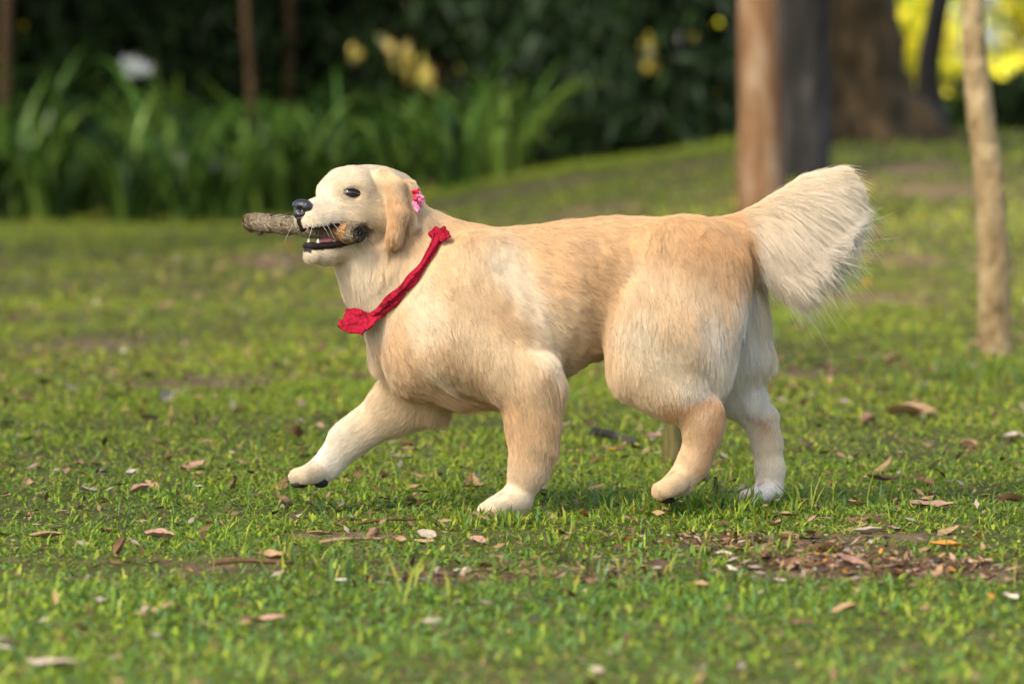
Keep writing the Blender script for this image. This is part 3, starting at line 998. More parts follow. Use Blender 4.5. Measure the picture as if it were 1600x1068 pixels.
lo = np.min([prim_box(p)[0] for p in PRIMS], axis=0) - 0.03
hi = np.max([prim_box(p)[1] for p in PRIMS], axis=0) + 0.03
dim = np.ceil((hi - lo) / VOX).astype(int) + 1
ax_ = [lo[i] + VOX * np.arange(dim[i]) for i in range(3)]
D = np.full(dim, 1.0, np.float32)
for pr in PRIMS:
    bl, bh = prim_box(pr)
    k = pr[2]
    i0 = np.clip(((bl - k - 0.012 - lo) / VOX).astype(int), 0, dim - 1)
    i1 = np.clip(((bh + k + 0.012 - lo) / VOX).astype(int) + 2, 1, dim)
    sl = tuple(slice(i0[j], i1[j]) for j in range(3))
    X = ax_[0][sl[0]][:, None, None]
    Y = ax_[1][sl[1]][None, :, None]
    Z = ax_[2][sl[2]][None, None, :]
    e = sd_prim(pr, X, Y, Z).astype(np.float32)
    d = D[sl]
    h = np.clip(0.5 + 0.5 * (d - e) / k, 0, 1)
    D[sl] = d + (e - d) * h - k * h * (1 - h)
D = dent(D, ax_[0][:, None, None], ax_[1][None, :, None], ax_[2][None, None, :]).astype(np.float32)
D = np.maximum(D, -sd_carve(ax_[0][:, None, None], ax_[1][None, :, None], ax_[2][None, None, :]).astype(np.float32))


def surface_nets(D, lo, vox):
    nx, ny, nz = D.shape
    ins = D < 0
    c = np.zeros((nx - 1, ny - 1, nz - 1), np.int8)
    for dx in (0, 1):
        for dy in (0, 1):
            for dz in (0, 1):
                c += ins[dx:nx - 1 + dx, dy:ny - 1 + dy, dz:nz - 1 + dz]
    cells = np.argwhere((c > 0) & (c < 8))
    vid = np.full(c.shape, -1, np.int64)
    vid[cells[:, 0], cells[:, 1], cells[:, 2]] = np.arange(len(cells))
    acc = np.zeros((len(cells), 3))
    cnt = np.zeros(len(cells))
    cor = [(dx, dy, dz) for dx in (0, 1) for dy in (0, 1) for dz in (0, 1)]
    for a in cor:
        for j in range(3):
            if a[j] == 1:
                continue
            b = list(a)
            b[j] = 1
            va_ = D[cells[:, 0] + a[0], cells[:, 1] + a[1], cells[:, 2] + a[2]]
            vb_ = D[cells[:, 0] + b[0], cells[:, 1] + b[1], cells[:, 2] + b[2]]
            x = (va_ < 0) != (vb_ < 0)
            t = np.where(x, va_ / np.where(x, va_ - vb_, 1), 0)
            p = np.tile(np.array(a, float), (len(cells), 1))
            p[:, j] += t
            acc[x] += p[x]
            cnt += x
    V = lo + vox * (cells + acc / cnt[:, None])
    F = []
    for j in range(3):
        u, v = (j + 1) % 3, (j + 2) % 3
        s0 = [slice(1, n - 1) for n in D.shape]
        s1 = list(s0)
        s0[j] = slice(0, D.shape[j] - 1)
        s1[j] = slice(1, D.shape[j])
        A, B = ins[tuple(s0)], ins[tuple(s1)]
        e = np.argwhere(A != B)
        off = np.array([1, 1, 1])
        off[j] = 0
        g = e + off
        flip = B[e[:, 0], e[:, 1], e[:, 2]]
        q = []
        for du, dv in ((-1, -1), (0, -1), (0, 0), (-1, 0)):
            h = g.copy()
            h[:, u] += du
            h[:, v] += dv
            q.append(vid[h[:, 0], h[:, 1], h[:, 2]])
        q = np.stack(q, 1)
        q[flip] = q[flip][:, ::-1]
        F.append(q)
    return V, np.vstack(F)


BV, BF = surface_nets(D, lo, VOX)


def vnormals(V, F):
    n = np.cross(V[F[:, 2]] - V[F[:, 0]], V[F[:, 3]] - V[F[:, 1]])
    N = np.zeros_like(V)
    for j in range(4):
        np.add.at(N, F[:, j], n)
    return N / (np.linalg.norm(N, axis=1)[:, None] + 1e-12)


def relax(V, F, it):
    for _ in range(it):
        A = np.zeros_like(V)
        c = np.zeros(len(V))
        for j in range(4):
            for m in ((j + 1) % 4,):
                np.add.at(A, F[:, j], V[F[:, m]]); np.add.at(c, F[:, j], 1)
                np.add.at(A, F[:, m], V[F[:, j]]); np.add.at(c, F[:, m], 1)
        V = V * 0.5 + 0.5 * A / c[:, None]
    return V


BV = relax(BV, BF, 2)
BN = vnormals(BV, BF)

# attributes of every skin point: blend of the primitives that lie nearest
dist = np.stack([sd_prim(pr, BV[:, 0], BV[:, 1], BV[:, 2]) for pr in PRIMS], 1)
TAIL0 = len(PRIMS) - 5
W_ = np.exp(-(dist - dist.min(1)[:, None]) / 0.009)
W_ /= W_.sum(1)[:, None]
FL = np.array([p[5] / (np.linalg.norm(p[5]) + 1e-9) for p in PRIMS])
vflow = W_ @ FL
vcol = W_ @ np.array([p[3] for p in PRIMS])
vlen = W_ @ np.array([p[4] for p in PRIMS])
vcar = sd_carve(BV[:, 0], BV[:, 1], BV[:, 2])
loc = BV - HC
hf, hl_, hu = loc @ HF, loc @ HL, loc @ HU
mouth = (np.abs(vcar) < 0.0035) & (hf > 0.02) & (hf < 0.14) & (np.abs(hl_) < 0.06)
lip = (vcar < 0.0088) & (hf > 0.050) & (hf < 0.14) & (np.abs(hl_) < 0.06)
px_v, py_v, _ = proj(BV)
near = smooth(0.35, -0.1, BN[:, 1])          # faces turned to the camera side of the dog
near_y = BV[:, 1] < 0.03

# uneven lie of the longer coat: soft ridges and partings a few millimetres deep
rq = np.stack([BV[:, 0] * 34 + BV[:, 2] * 9, BV[:, 1] * 30, BV[:, 2] * 13 - BV[:, 0] * 5], 1)
rq2 = np.stack([BV[:, 0] * 75 + BV[:, 2] * 18, BV[:, 1] * 60, BV[:, 2] * 28 - BV[:, 0] * 10], 1)
RIDGE = 0.7 * vnoise(rq + 0.5 * vnoise(rq * 0.6, 63)[:, None], 61) + 0.45 * vnoise(rq2, 62)
amp = 0.0030 * smooth(0.013, 0.024, vlen) * (hf < -0.03) * (1 - 0.75 * smooth(0.55, 0.9, BN[:, 2]))
BV = BV + BN * (RIDGE * amp)[:, None]
BN = vnormals(BV, BF)
vcol = vcol * (1 + 0.04 * (RIDGE * smooth(0.013, 0.024, vlen)))[:, None]

# coat markings in pale and tan, with shoulder highlight and dark creases painted in
STROKES = [
    ([(700, 350), (800, 352), (900, 342), (1000, 340), (1100, 352)], 30, GOLD * 1.02, 0.7, 0),
    ([(860, 390), (960, 380), (1060, 385)], 45, GOLD, 0.5, 0),
    ([(780, 395), (815, 450), (845, 520), (868, 580)], 26, np.array([0.84, 0.74, 0.56]), 0.7, 1),
    ([(640, 470), (655, 520), (690, 590)], 22, PALE, 0.5, 1),
    ([(700, 560), (740, 600), (780, 630)], 26, TAN, 0.6, 1),
    ([(600, 540), (640, 560), (690, 545)], 18, GOLD, 0.6, 1),
    ([(850, 585), (868, 600)], 14, TAN, 0.7, 1),
    ([(800, 620), (806, 700), (812, 730)], 20, TAN, 0.45, 1),
    ([(880, 470), (900, 560), (920, 590)], 26, CREAM, 0.6, 1),
    ([(925, 400), (945, 480), (938, 550)], 24, TAN, 0.55, 1),
    ([(655, 440), (670, 500)], 22, PALE, 0.6, 1),
    ([(1000, 520), (1040, 560), (1080, 590)], 40, PALE, 0.9, 1),
    ([(1120, 500), (1125, 560), (1110, 600)], 34, WHITE, 0.7, 1),
    ([(1160, 450), (1165, 520)], 24, WHITE, 0.95, 0),
    ([(1040, 640), (1075, 640), (1108, 622), (1128, 640)], 13, ORANGE, 0.8, 1),
    ([(1120, 650), (1112, 690), (1098, 730)], 10, ORANGE, 0.65, 1),
    ([(1180, 640), (1200, 665)], 14, TAN, 0.7, 0),
    ([(1085, 372), (1120, 372), (1150, 385)], 26, ORANGE, 0.75, 0),
    ([(1000, 430), (1050, 440), (1100, 450)], 26, PALE, 0.35, 1),
]


def seg_dist(px, py, pts):
    d = np.full(px.shape, 1e9)
    for (x0, y0), (x1, y1) in zip(pts[:-1], pts[1:]):
        ax, ay = x1 - x0, y1 - y0
        t = np.clip(((px - x0) * ax + (py - y0) * ay) / (ax * ax + ay * ay + 1e-9), 0, 1)
        d = np.minimum(d, np.hypot(px - x0 - t * ax, py - y0 - t * ay))
    return d


for pts, w, c, s, side in STROKES:
    d = seg_dist(px_v, py_v, pts) + 0.35 * w * vnoise(BV * 38, 17)
    m = s * np.exp(-(d / w) ** 2)
    if side:
        m = m * near_y
    vcol = vcol * (1 - m[:, None]) + c * m[:, None]
# head: tan leading edge of the ears, warm cheek and eye surround
for s in (1, -1):
    for (f, l, u, r, c, a) in ((0.005, 0.082, 0.005, 0.012, ORANGE, 0.7), (0.014, 0.088, -0.04, 0.014, ORANGE, 0.9), (0.003, 0.072, 0.030, 0.012, TAN, 0.8), (0.008, 0.085, -0.018, 0.012, ORANGE, 0.8), (-0.030, 0.09, -0.066, 0.02, TAN, 0.8), (0.045, 0.042, 0.015, 0.018, GOLD, 0.45), (0.02, 0.055, -0.03, 0.03, CREAM, 0.5), (-0.055, 0.075, -0.07, 0.02, TAN, 0.5)):
        q = np.linalg.norm(BV - H(f, l * s, u), axis=1)
        m = a * np.exp(-(q / r) ** 2)
        vcol = vcol * (1 - m[:, None]) + c * m[:, None]
for pr in PRIMS:
    if pr[0] == "paw":          # tan fur between the toes, painted darker so the furrows look deep
        td = np.sort(np.stack([sd_prim(("cone", c), BV[:, 0], BV[:, 1], BV[:, 2]) for c in pr[1]], 1), axis=1)
        m = 0.75 * np.exp(-((td[:, 1] - td[:, 0]) / 0.0042) ** 2) * (td[:, 0] < 0.006)
        vcol = vcol * (1 - m[:, None]) + np.array([0.30, 0.17, 0.08]) * m[:, None]
for c_, r_ in SOCKETS:
    dd = BV - c_
    q = np.sqrt((dd @ HF) ** 2 * 0.55 + (dd @ HU) ** 2 * 1.5 + (dd @ HL) ** 2 * 0.55)
    m = 0.92 * np.exp(-(q / 0.0115) ** 4)
    vcol = vcol * (1 - m[:, None]) + np.array([0.055, 0.03, 0.018]) * m[:, None]
vcol *= (1 + 0.06 * vnoise(BV * 22, 2) + 0.05 * vnoise(BV * 60, 6))[:, None]
skin = vcol * np.array([0.74, 0.69, 0.64])  # skin darkened beneath the fur, shade between strands put in the colour
skin[lip] = (0.012, 0.010, 0.010)
skin[mouth] = (0.030, 0.014, 0.013)
inner = mouth & (hf < 0.05)
skin[inner] = (0.05, 0.012, 0.012)
# underside of the lifted paw: dark pads
PAD = np.zeros(len(BV), bool)

m_skin, nt, b_ = newmat("dog_skin_darkened")
va = nt.nodes.new("ShaderNodeVertexColor")
va.layer_name = "Col"
nt.links.new(va.outputs[0], b_.inputs["Base Color"])
b_.inputs["Roughness"].default_value = 0.7
b_.inputs["Specular IOR Level"].default_value = 0.25
base0 = P(900, 812, 0.0)
dog = thing("dog", "cream golden retriever trotting left across the lawn with a stick in its mouth", "dog", (float(base0[0]), 0.0, 0.0))
DOG0 = np.array([base0[0], 0.0, 0.0])
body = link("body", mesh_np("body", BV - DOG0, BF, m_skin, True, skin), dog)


def sphere_mesh(name, c, ax, r, mat, nu=20, nv=14, fn=None):
    """ellipsoid with axes ax (3x3 rows) and radii r, optionally reshaped by fn(unit vectors)"""
    V = []
    for i in range(nv + 1):
        th = math.pi * i / nv
        for j in range(nu):
            ph = 2 * math.pi * j / nu
            V.append((math.sin(th) * math.cos(ph), math.sin(th) * math.sin(ph), math.cos(th)))
    V = np.array(V)
    if fn:
        V = fn(V)
    W = np.asarray(c) + (V * np.asarray(r)) @ np.asarray(ax)
    F = [(i * nu + j, i * nu + (j + 1) % nu, (i + 1) * nu + (j + 1) % nu, (i + 1) * nu + j) for i in range(nv) for j in range(nu)]
    return mesh_np(name, W, np.array(F), mat, True)


m_eye = mat_plain("dark_brown_eye", (0.014, 0.007, 0.004), 0.07, 0.7)
m_lid = mat_plain("black_eyelid", (0.018, 0.011, 0.008), 0.7, 0.2)
m_nose = mat_plain("wet_black_nose", (0.016, 0.016, 0.019), 0.33, 0.6, bump=0.25, bscale=420, coat=0.15)
m_tooth = mat_plain("tooth_ivory", (0.80, 0.72, 0.58), 0.3, 0.5)
m_tongue = mat_plain("pink_tongue", (0.62, 0.20, 0.22), 0.35, 0.5)
m_pad = mat_plain("black_paw_pad", (0.014, 0.013, 0.014), 0.65, 0.3, bump=0.3, bscale=300)
m_gum = mat_plain("dark_gum", (0.055, 0.030, 0.032), 0.3, 0.5)

# eyes
eye_pts = []
q, nrm = EYE_Q, EYE_N
for s in (1, -1):
    lq = q - HC
    f, l, u = lq @ HF, lq @ HL, lq @ HU
    ln = np.array([nrm @ HF, nrm @ HL, nrm @ HU])
    c = H(f, l * s, u)
    n_ = HF * ln[0] + HL * ln[1] * s + HU * ln[2]
    side = np.cross(HU, n_)
    side /= np.linalg.norm(side)
    upv = np.cross(n_, side)
    tilt = -0.22 * s
    sx = side * math.cos(tilt) + upv * math.sin(tilt)
    ux = np.cross(n_, sx)
    eye_pts.append(c)
    eye = link("eye", sphere_mesh("eye", c - n_ * 0.0080 - DOG0, np.stack([sx, ux, n_]), (0.0140, 0.0080, 0.0084), m_eye), dog)
    # lids: a dark almond rim round the eye
    rim = []
    for k in range(25):
        a = 2 * math.pi * k / 24
        rim.append(c + sx * 0.0150 * math.cos(a) + ux * 0.0064 * math.sin(a) * (1 if math.sin(a) > 0 else 0.75) + n_ * (-0.0012 - 0.0035 * abs(math.cos(a))) - DOG0)
    V, F, T = tube(rim, [0.0019] * 25, 7)
    link("eyelid", mesh_np("eyelid", V, [np.array(F), np.array(T)], m_lid, True), eye)
    eye["label"] = "dark brown eye"


# nose: broad top, narrowing below, two nostrils and a groove
def nose_fn(V):
    V = V.copy()
    # rows: x = across, y = up, z = forward
    V[:, 0] *= 1.0 + 0.12 * V[:, 1]
    dn = np.clip(-V[:, 1], 0, 1)
    V[:, 0] *= 1 - 0.38 * dn
    for s in (1, -1):
        c = np.array([0.46 * s, -0.12, 0.80])
        d = np.linalg.norm((V - c) * (1.0, 1.35, 1.0), axis=1)
        V[:, 2] -= 0.80 * np.exp(-(d / 0.27) ** 2)
        d2 = np.linalg.norm((V - np.array([0.80 * s, -0.18, 0.35])) * (1, 1.6, 0.8), axis=1)
        V[:, 0] -= s * 0.28 * np.exp(-(d2 / 0.26) ** 2)
    V[:, 2] -= 0.16 * np.exp(-(V[:, 0] / 0.07) ** 2) * (V[:, 1] < 0.15)
    V[:, 1] = np.where(V[:, 1] > 0.45, 0.45 + (V[:, 1] - 0.45) * 0.65, V[:, 1])
    return V


nf = HF * 0.97 + HU * 0.24
nf /= np.linalg.norm(nf)
nu_ = np.cross(nf, HL)
link("nose", sphere_mesh("nose", NOSE_AT - DOG0, np.stack([HL, nu_, nf]), (0.0225, 0.0225, 0.0175), m_nose, 64, 44, nose_fn), dog)["label"] = "wet black nose"
# philtrum strip below the nose
V, F, T = tube(spline([H(0.142, 0, -0.010) - DOG0, H(0.1415, 0, -0.022) - DOG0, H(0.134, 0, -0.036) - DOG0], 6), [0.0055, 0.0048, 0.006, 0.0055, 0.006, 0.007], 9)
link("upper_lip", mesh_np("upper_lip", V, [np.array(F), np.array(T)], m_lid, True), dog)

# lower jaw: lip rim, gum, teeth, tongue
rim = [H(0.034, 0.035, -0.060), H(0.064, 0.029, -0.0655), H(0.094, 0.0215, -0.0675), H(0.124, 0.012, -0.0655), H(0.130, 0, -0.065), H(0.124, -0.012, -0.0655), H(0.094, -0.0215, -0.0675), H(0.064, -0.029, -0.0655), H(0.034, -0.035, -0.060)]
rp = spline(np.array(rim), 34)
V, F, T = tube(rp - DOG0, np.full(34, 0.0058), 12, 0.35, 3, 70)
link("lower_lip", mesh_np("lower_lip", V, [np.array(F), np.array(T)], m_lid, True), dog)
link("gum", sphere_mesh("gum", H(0.092, 0, -0.0675) - DOG0, np.stack([HF, HL, HU]), (0.031, 0.0175, 0.0055), m_gum), dog)
for (f, l, h, r) in ((0.116, 0.0130, 0.0115, 0.0032), (0.116, -0.0130, 0.0115, 0.0032), (0.123, 0.0065, 0.0055, 0.0024), (0.125, 0.002, 0.005, 0.0024), (0.125, -0.002, 0.005, 0.0024), (0.123, -0.0065, 0.0055, 0.0024), (0.086, 0.0195, 0.0045, 0.0032), (0.074, 0.0225, 0.0045, 0.0034)):
    a = H(f, l, -0.0645)
    V, F, T = tube(spline([a, a + HU * h * 0.55 + HL * np.sign(l) * 0.001, a + HU * h - HF * 0.0015], 6) - DOG0, r * np.array([1, 0.98, 0.85, 0.62, 0.36, 0.1]), 8)
    link("tooth", mesh_np("tooth", V, [np.array(F), np.array(T)], m_tooth, True), dog)


def tongue_fn(V):
    V = V.copy()
    V[:, 2] -= 0.5 * np.exp(-(V[:, 1] / 0.25) ** 2) * (V[:, 2] > 0)
    return V


link("tongue", sphere_mesh("tongue", H(0.078, 0, -0.0610) - DOG0, np.stack([HF, HL, HU]), (0.034, 0.0135, 0.0062), m_tongue, 24, 16, tongue_fn), dog)["label"] = "pink tongue behind the lower teeth"

# pads of the lifted far fore paw and the near hind paw
for (px, py, y, rx, rz) in ((466, 757, FF - 0.024, 12, 5), (470, 757, FF + 0.0, 12, 5), (501, 754, FF - 0.014, 12, 8), (1043, 781, NH - 0.012, 12, 5), (1040, 781, NH + 0.014, 12, 5)):
    link("paw_pad", sphere_mesh("paw_pad", P(px, py, y) - DOG0, np.eye(3), (S(rx), 0.0115, S(rz)), m_pad, 14, 10), dog)
# ------------------------------------------------------------------ bandana: a rolled band round the neck
A_, C_, B_ = hit(684, 364)[0], hit(643, 434)[0], hit(576, 497)[0]
pn_ = np.cross(B_ - A_, C_ - A_)
pn_ /= np.linalg.norm(pn_)
_h = P(640, 420, 0.0)
B_ = B_ + (0, 0, 0)
mid = _h - pn_ * ((_h - A_) @ pn_)
e1 = (A_ - B_) / np.linalg.norm(A_ - B_)
e2 = np.cross(pn_, e1)
if e2[1] > 0:
    e2 = -e2
angs = np.linspace(0, 2 * math.pi, 73)[:-1]
ring = []
for a in angs:
    d = e1 * math.cos(a) + e2 * math.sin(a)
    ts = np.arange(0.03, 0.30, 0.002)
    q = mid + d * ts[:, None]
    v = field(q[:, 0], q[:, 1], q[:, 2])
    w_ = np.where(v > 0.002)[0]
    ring.append(mid + d * ts[w_[0] if len(w_) else -1])
ring = np.array(ring)
for _ in range(3):
    ring = 0.5 * ring + 0.25 * (np.roll(ring, 1, 0) + np.roll(ring, -1, 0))
for i_ in range(len(ring)):          # behind the knot the band sinks into the ruff of the neck
    if ring[i_, 2] > A_[2] - 0.002:
        ring[i_] -= (ring[i_] - ring.mean(0)) * 0.16
m_red = mat_plain("crimson_cotton", (0.27, 0.004, 0.018), 0.8, 0.2, noise_scale=24, c2=(0.40, 0.007, 0.032), bump=1.0, bscale=70)
m_red_pale = mat_plain("white_print_on_cotton", (0.75, 0.55, 0.55), 0.8, 0.2)
ring_c = ring.mean(0)
bandana = thing("bandana", "crimson cotton bandana knotted round the dog's neck", "bandana", tuple(A_))


def band_mesh():
    n = len(ring)
    seg = 30
    V, F = [], []
    for i in range(n):
        t = ring[(i + 1) % n] - ring[i - 1]
        t /= np.linalg.norm(t)
        o_ = ring[i] - ring_c
        o_ -= t * (o_ @ t)
        o_ /= np.linalg.norm(o_)
        w_ = np.cross(t, o_)
        hw = 0.0098 + 0.0022 * math.sin(i * 0.33) + 0.0012 * math.sin(i * 1.1)
        for k in range(seg):
            a = 2 * math.pi * k / seg
            fold = 1 + 0.34 * math.sin(5 * a + i * 0.10) + 0.16 * math.sin(9 * a - i * 0.14) + 0.10 * mnoise.noise(Vector((i * 0.5, math.cos(a) * 2, math.sin(a) * 2)))
            V.append(ring[i] + o_ * (0.0058 * math.sin(a) * fold + 0.0035) + w_ * hw * math.cos(a) * (1 + 0.1 * math.sin(i * 0.8)))
    for i in range(n):
        for k in range(seg):
            F.append((i * seg + k, i * seg + (k + 1) % seg, ((i + 1) % n) * seg + (k + 1) % seg, ((i + 1) % n) * seg + k))
    return np.array(V), np.array(F)


V, F = band_mesh()
link("band", mesh_np("band", V - A_, F, m_red, True), bandana)


def cloth(name, corners, sag, thick, parent, origin, mat, n=10, seed=0):
    """a wrinkled four-cornered piece of cloth with thickness"""
    c = [np.asarray(q) for q in corners]
    nr = np.cross(c[1] - c[0], c[3] - c[0])
    nr /= np.linalg.norm(nr)
    V = []
    for i in range(n + 1):
        for j in range(n + 1):
            u, v = i / n, j / n
            q = c[0] * (1 - u) * (1 - v) + c[1] * u * (1 - v) + c[2] * u * v + c[3] * (1 - u) * v
            q = q + nr * sag * (math.sin(u * math.pi) * 0.6 + mnoise.noise(Vector((u * 3 + seed, v * 3, seed * 2.0))) + 0.35 * math.sin(u * 11 + v * 4))
            V.append(q)
    F = [(i * (n + 1) + j, (i + 1) * (n + 1) + j, (i + 1) * (n + 1) + j + 1, i * (n + 1) + j + 1) for i in range(n) for j in range(n)]
    o = link(name, mesh_np(name, np.array(V) - origin, np.array(F), mat, True), parent)
    s = o.modifiers.new("thickness", 'SOLIDIFY')
    s.thickness = thick
    return o


# knot behind the neck and its two short ends
kq, kn = hit(682, 368)
kq = kq + kn * 0.004
link("knot", sphere_mesh("knot", kq - A_, np.eye(3), (0.013, 0.011, 0.012), m_red, 22, 16,
     lambda V: V * (1 + 0.16 * np.sin(5 * V[:, :1] + 3 * V[:, 2:3]) + 0.12 * np.sin(9 * V[:, 1:2] + 4 * V[:, :1]))), bandana)
kk = kq + np.array([0.0, -0.008, 0.0])
cloth("knot_end", [kk, kk + (0.014, -0.012, 0.016), kk + (0.026, -0.016, -0.004), kk + (0.010, -0.010, -0.014)], 0.004, 0.003, bandana, A_, m_red, 8, 3)
cloth("knot_end", [kk + (0, 0.01, 0.004), kk + (0.012, 0.03, 0.014), kk + (0.024, 0.034, -0.002), kk + (0.008, 0.014, -0.010)], 0.004, 0.003, bandana, A_, m_red, 8, 5)
# loose corner hanging forward under the throat
yb = float(hit(590, 494)[0][1])
cloth("loose_corner", [P(543, 486, -0.050), P(527, 510, -0.075), P(566, 525, yb - 0.030), P(606, 486, yb - 0.012)], 0.006, 0.003, bandana, A_, m_red, 14, 1)
cloth("loose_corner", [P(541, 481, -0.045), P(541, 499, -0.05), P(578, 503, yb - 0.020), P(564, 484, yb - 0.012)], 0.005, 0.003, bandana, A_, m_red, 10, 2)

# ------------------------------------------------------------------ pink ribbon bow behind the ear
q, nrm = hit(643, 314)
q = q + nrm * 0.012
m_pink = mat_plain("pink_ribbon", (0.80, 0.20, 0.36), 0.4, 0.5, bump=0.2, bscale=200)
m_hot = mat_plain("red_ribbon", (0.55, 0.012, 0.05), 0.45, 0.4)
bow = thing("ribbon_bow", "small pink and red ribbon bow clipped behind the dog's ear", "bow", tuple(q))
W = lambda dx, dz, dy=0.0: q + np.array([S(dx), dy, S(dz)])
cloth("loop", [W(0, 0), W(-5, 14), W(7, 18), W(6, 2)], 0.004, 0.002, bow, q, m_hot, 8, 11)
cloth("loop", [W(2, 1, -0.004), W(4, 9, -0.012), W(15, 5, -0.014), W(13, -5, -0.006)], 0.004, 0.002, bow, q, m_pink, 8, 12)
cloth("ribbon_tail", [W(1, 1, -0.004), W(-4, -5, -0.008), W(4, -20, -0.012), W(8, -15, -0.010)], 0.003, 0.002, bow, q, m_pink, 8, 13)
cloth("ribbon_tail", [W(3, 0, -0.002), W(10, -3, 0.006), W(12, -14, 0.008), W(5, -10, 0.004)], 0.003, 0.002, bow, q, m_pink, 8, 14)
link("knot", sphere_mesh("knot", W(2, 1, -0.006) - q, np.eye(3), (0.005, 0.005, 0.005), m_hot, 12, 8), bow)

# ------------------------------------------------------------------ the stick in its mouth
e0, e1s = P(390, 347, 0.105), P(562, 364, -0.125)
sdv = (e1s - e0) / np.linalg.norm(e1s - e0)
stick = thing("stick", "knobbly brown stick held crosswise in the dog's mouth", "stick", tuple((e0 + e1s) / 2))
SO = (e0 + e1s) / 2
sp = spline([e0, e0 * 0.6 + e1s * 0.4 + (0, 0, 0.002), e0 * 0.35 + e1s * 0.65 + (0, 0, -0.001), e1s], 40)
sr = np.interp(np.linspace(0, 1, 40), [0, 0.06, 0.5, 0.8, 0.93, 1], [0.0170, 0.0180, 0.0168, 0.0178, 0.0190, 0.0165])
V, F, T = tube(sp - SO, sr, 22, 0.16, 4, 42)
m_stick = mat_bark("stick_bark", (0.09, 0.065, 0.035), (0.24, 0.18, 0.11), (0.40, 0.32, 0.22), 60, 0.8, (1, 1, 1))
m_wood = mat_bark("broken_orange_wood", (0.28, 0.11, 0.035), (0.55, 0.28, 0.11), (0.68, 0.44, 0.24), 70, 0.9, (1, 1, 1))
m_rot = mat_bark("dark_end_grain", (0.03, 0.022, 0.016), (0.10, 0.075, 0.05), (0.24, 0.19, 0.14), 90, 0.9, (1, 1, 1))
link("bark", mesh_np("bark", V, [np.array(F)], m_stick, True), stick)


def end_cap(name, c, d, r, mat, seed):
    u = np.cross(d, (0, 0, 1.0)); u /= np.linalg.norm(u)
    v = np.cross(u, d)
    V, F = [c - SO + d * 0.004], []
    rings_, sg = 5, 18
    g = random.Random(seed)
    for i in range(1, rings_ + 1):
        for k in range(sg):
            a = 2 * math.pi * k / sg
            rr = r * i / rings_ * (1.02 + 0.05 * math.sin(3 * a))
            V.append(c - SO + (u * math.cos(a) + v * math.sin(a)) * rr + d * (g.uniform(-0.0035, 0.0045) if i < rings_ else -0.004))
    T = [(0, 1 + k, 1 + (k + 1) % sg) for k in range(sg)]
    for i in range(rings_ - 1):
        for k in range(sg):
            a, b = 1 + i * sg + k, 1 + i * sg + (k + 1) % sg
            F.append((a, b, b + sg, a + sg))
    link(name, mesh_np(name, np.array(V), [np.array(F), np.array(T)], mat, False), stick)


end_cap("broken_end", e1s, sdv, 0.0175, m_rot, 3)
end_cap("broken_end", e0, -sdv, 0.0188, m_wood, 5)
# stripped orange wood near the broken near end: a torn sleeve on the camera side
V, F, T = tube(sp[31:38] - SO, sr[31:38] * np.array([0.97, 1.03, 1.06, 1.05, 1.06, 1.03, 0.97]), 22, 0.13, 9, 70, caps=False)
link("stripped_wood", mesh_np("stripped_wood", V, [np.array(F)], m_wood, False), stick)
for t_, sgn in ((0.22, 1), (0.10, -1), (0.36, 1)):
    c = e0 + (e1s - e0) * t_
    link("knob", sphere_mesh("knob", c - SO + np.array([0, -0.008, 0.017 * sgn]), np.eye(3), (0.006, 0.006, 0.005), m_rot, 10, 8), stick)

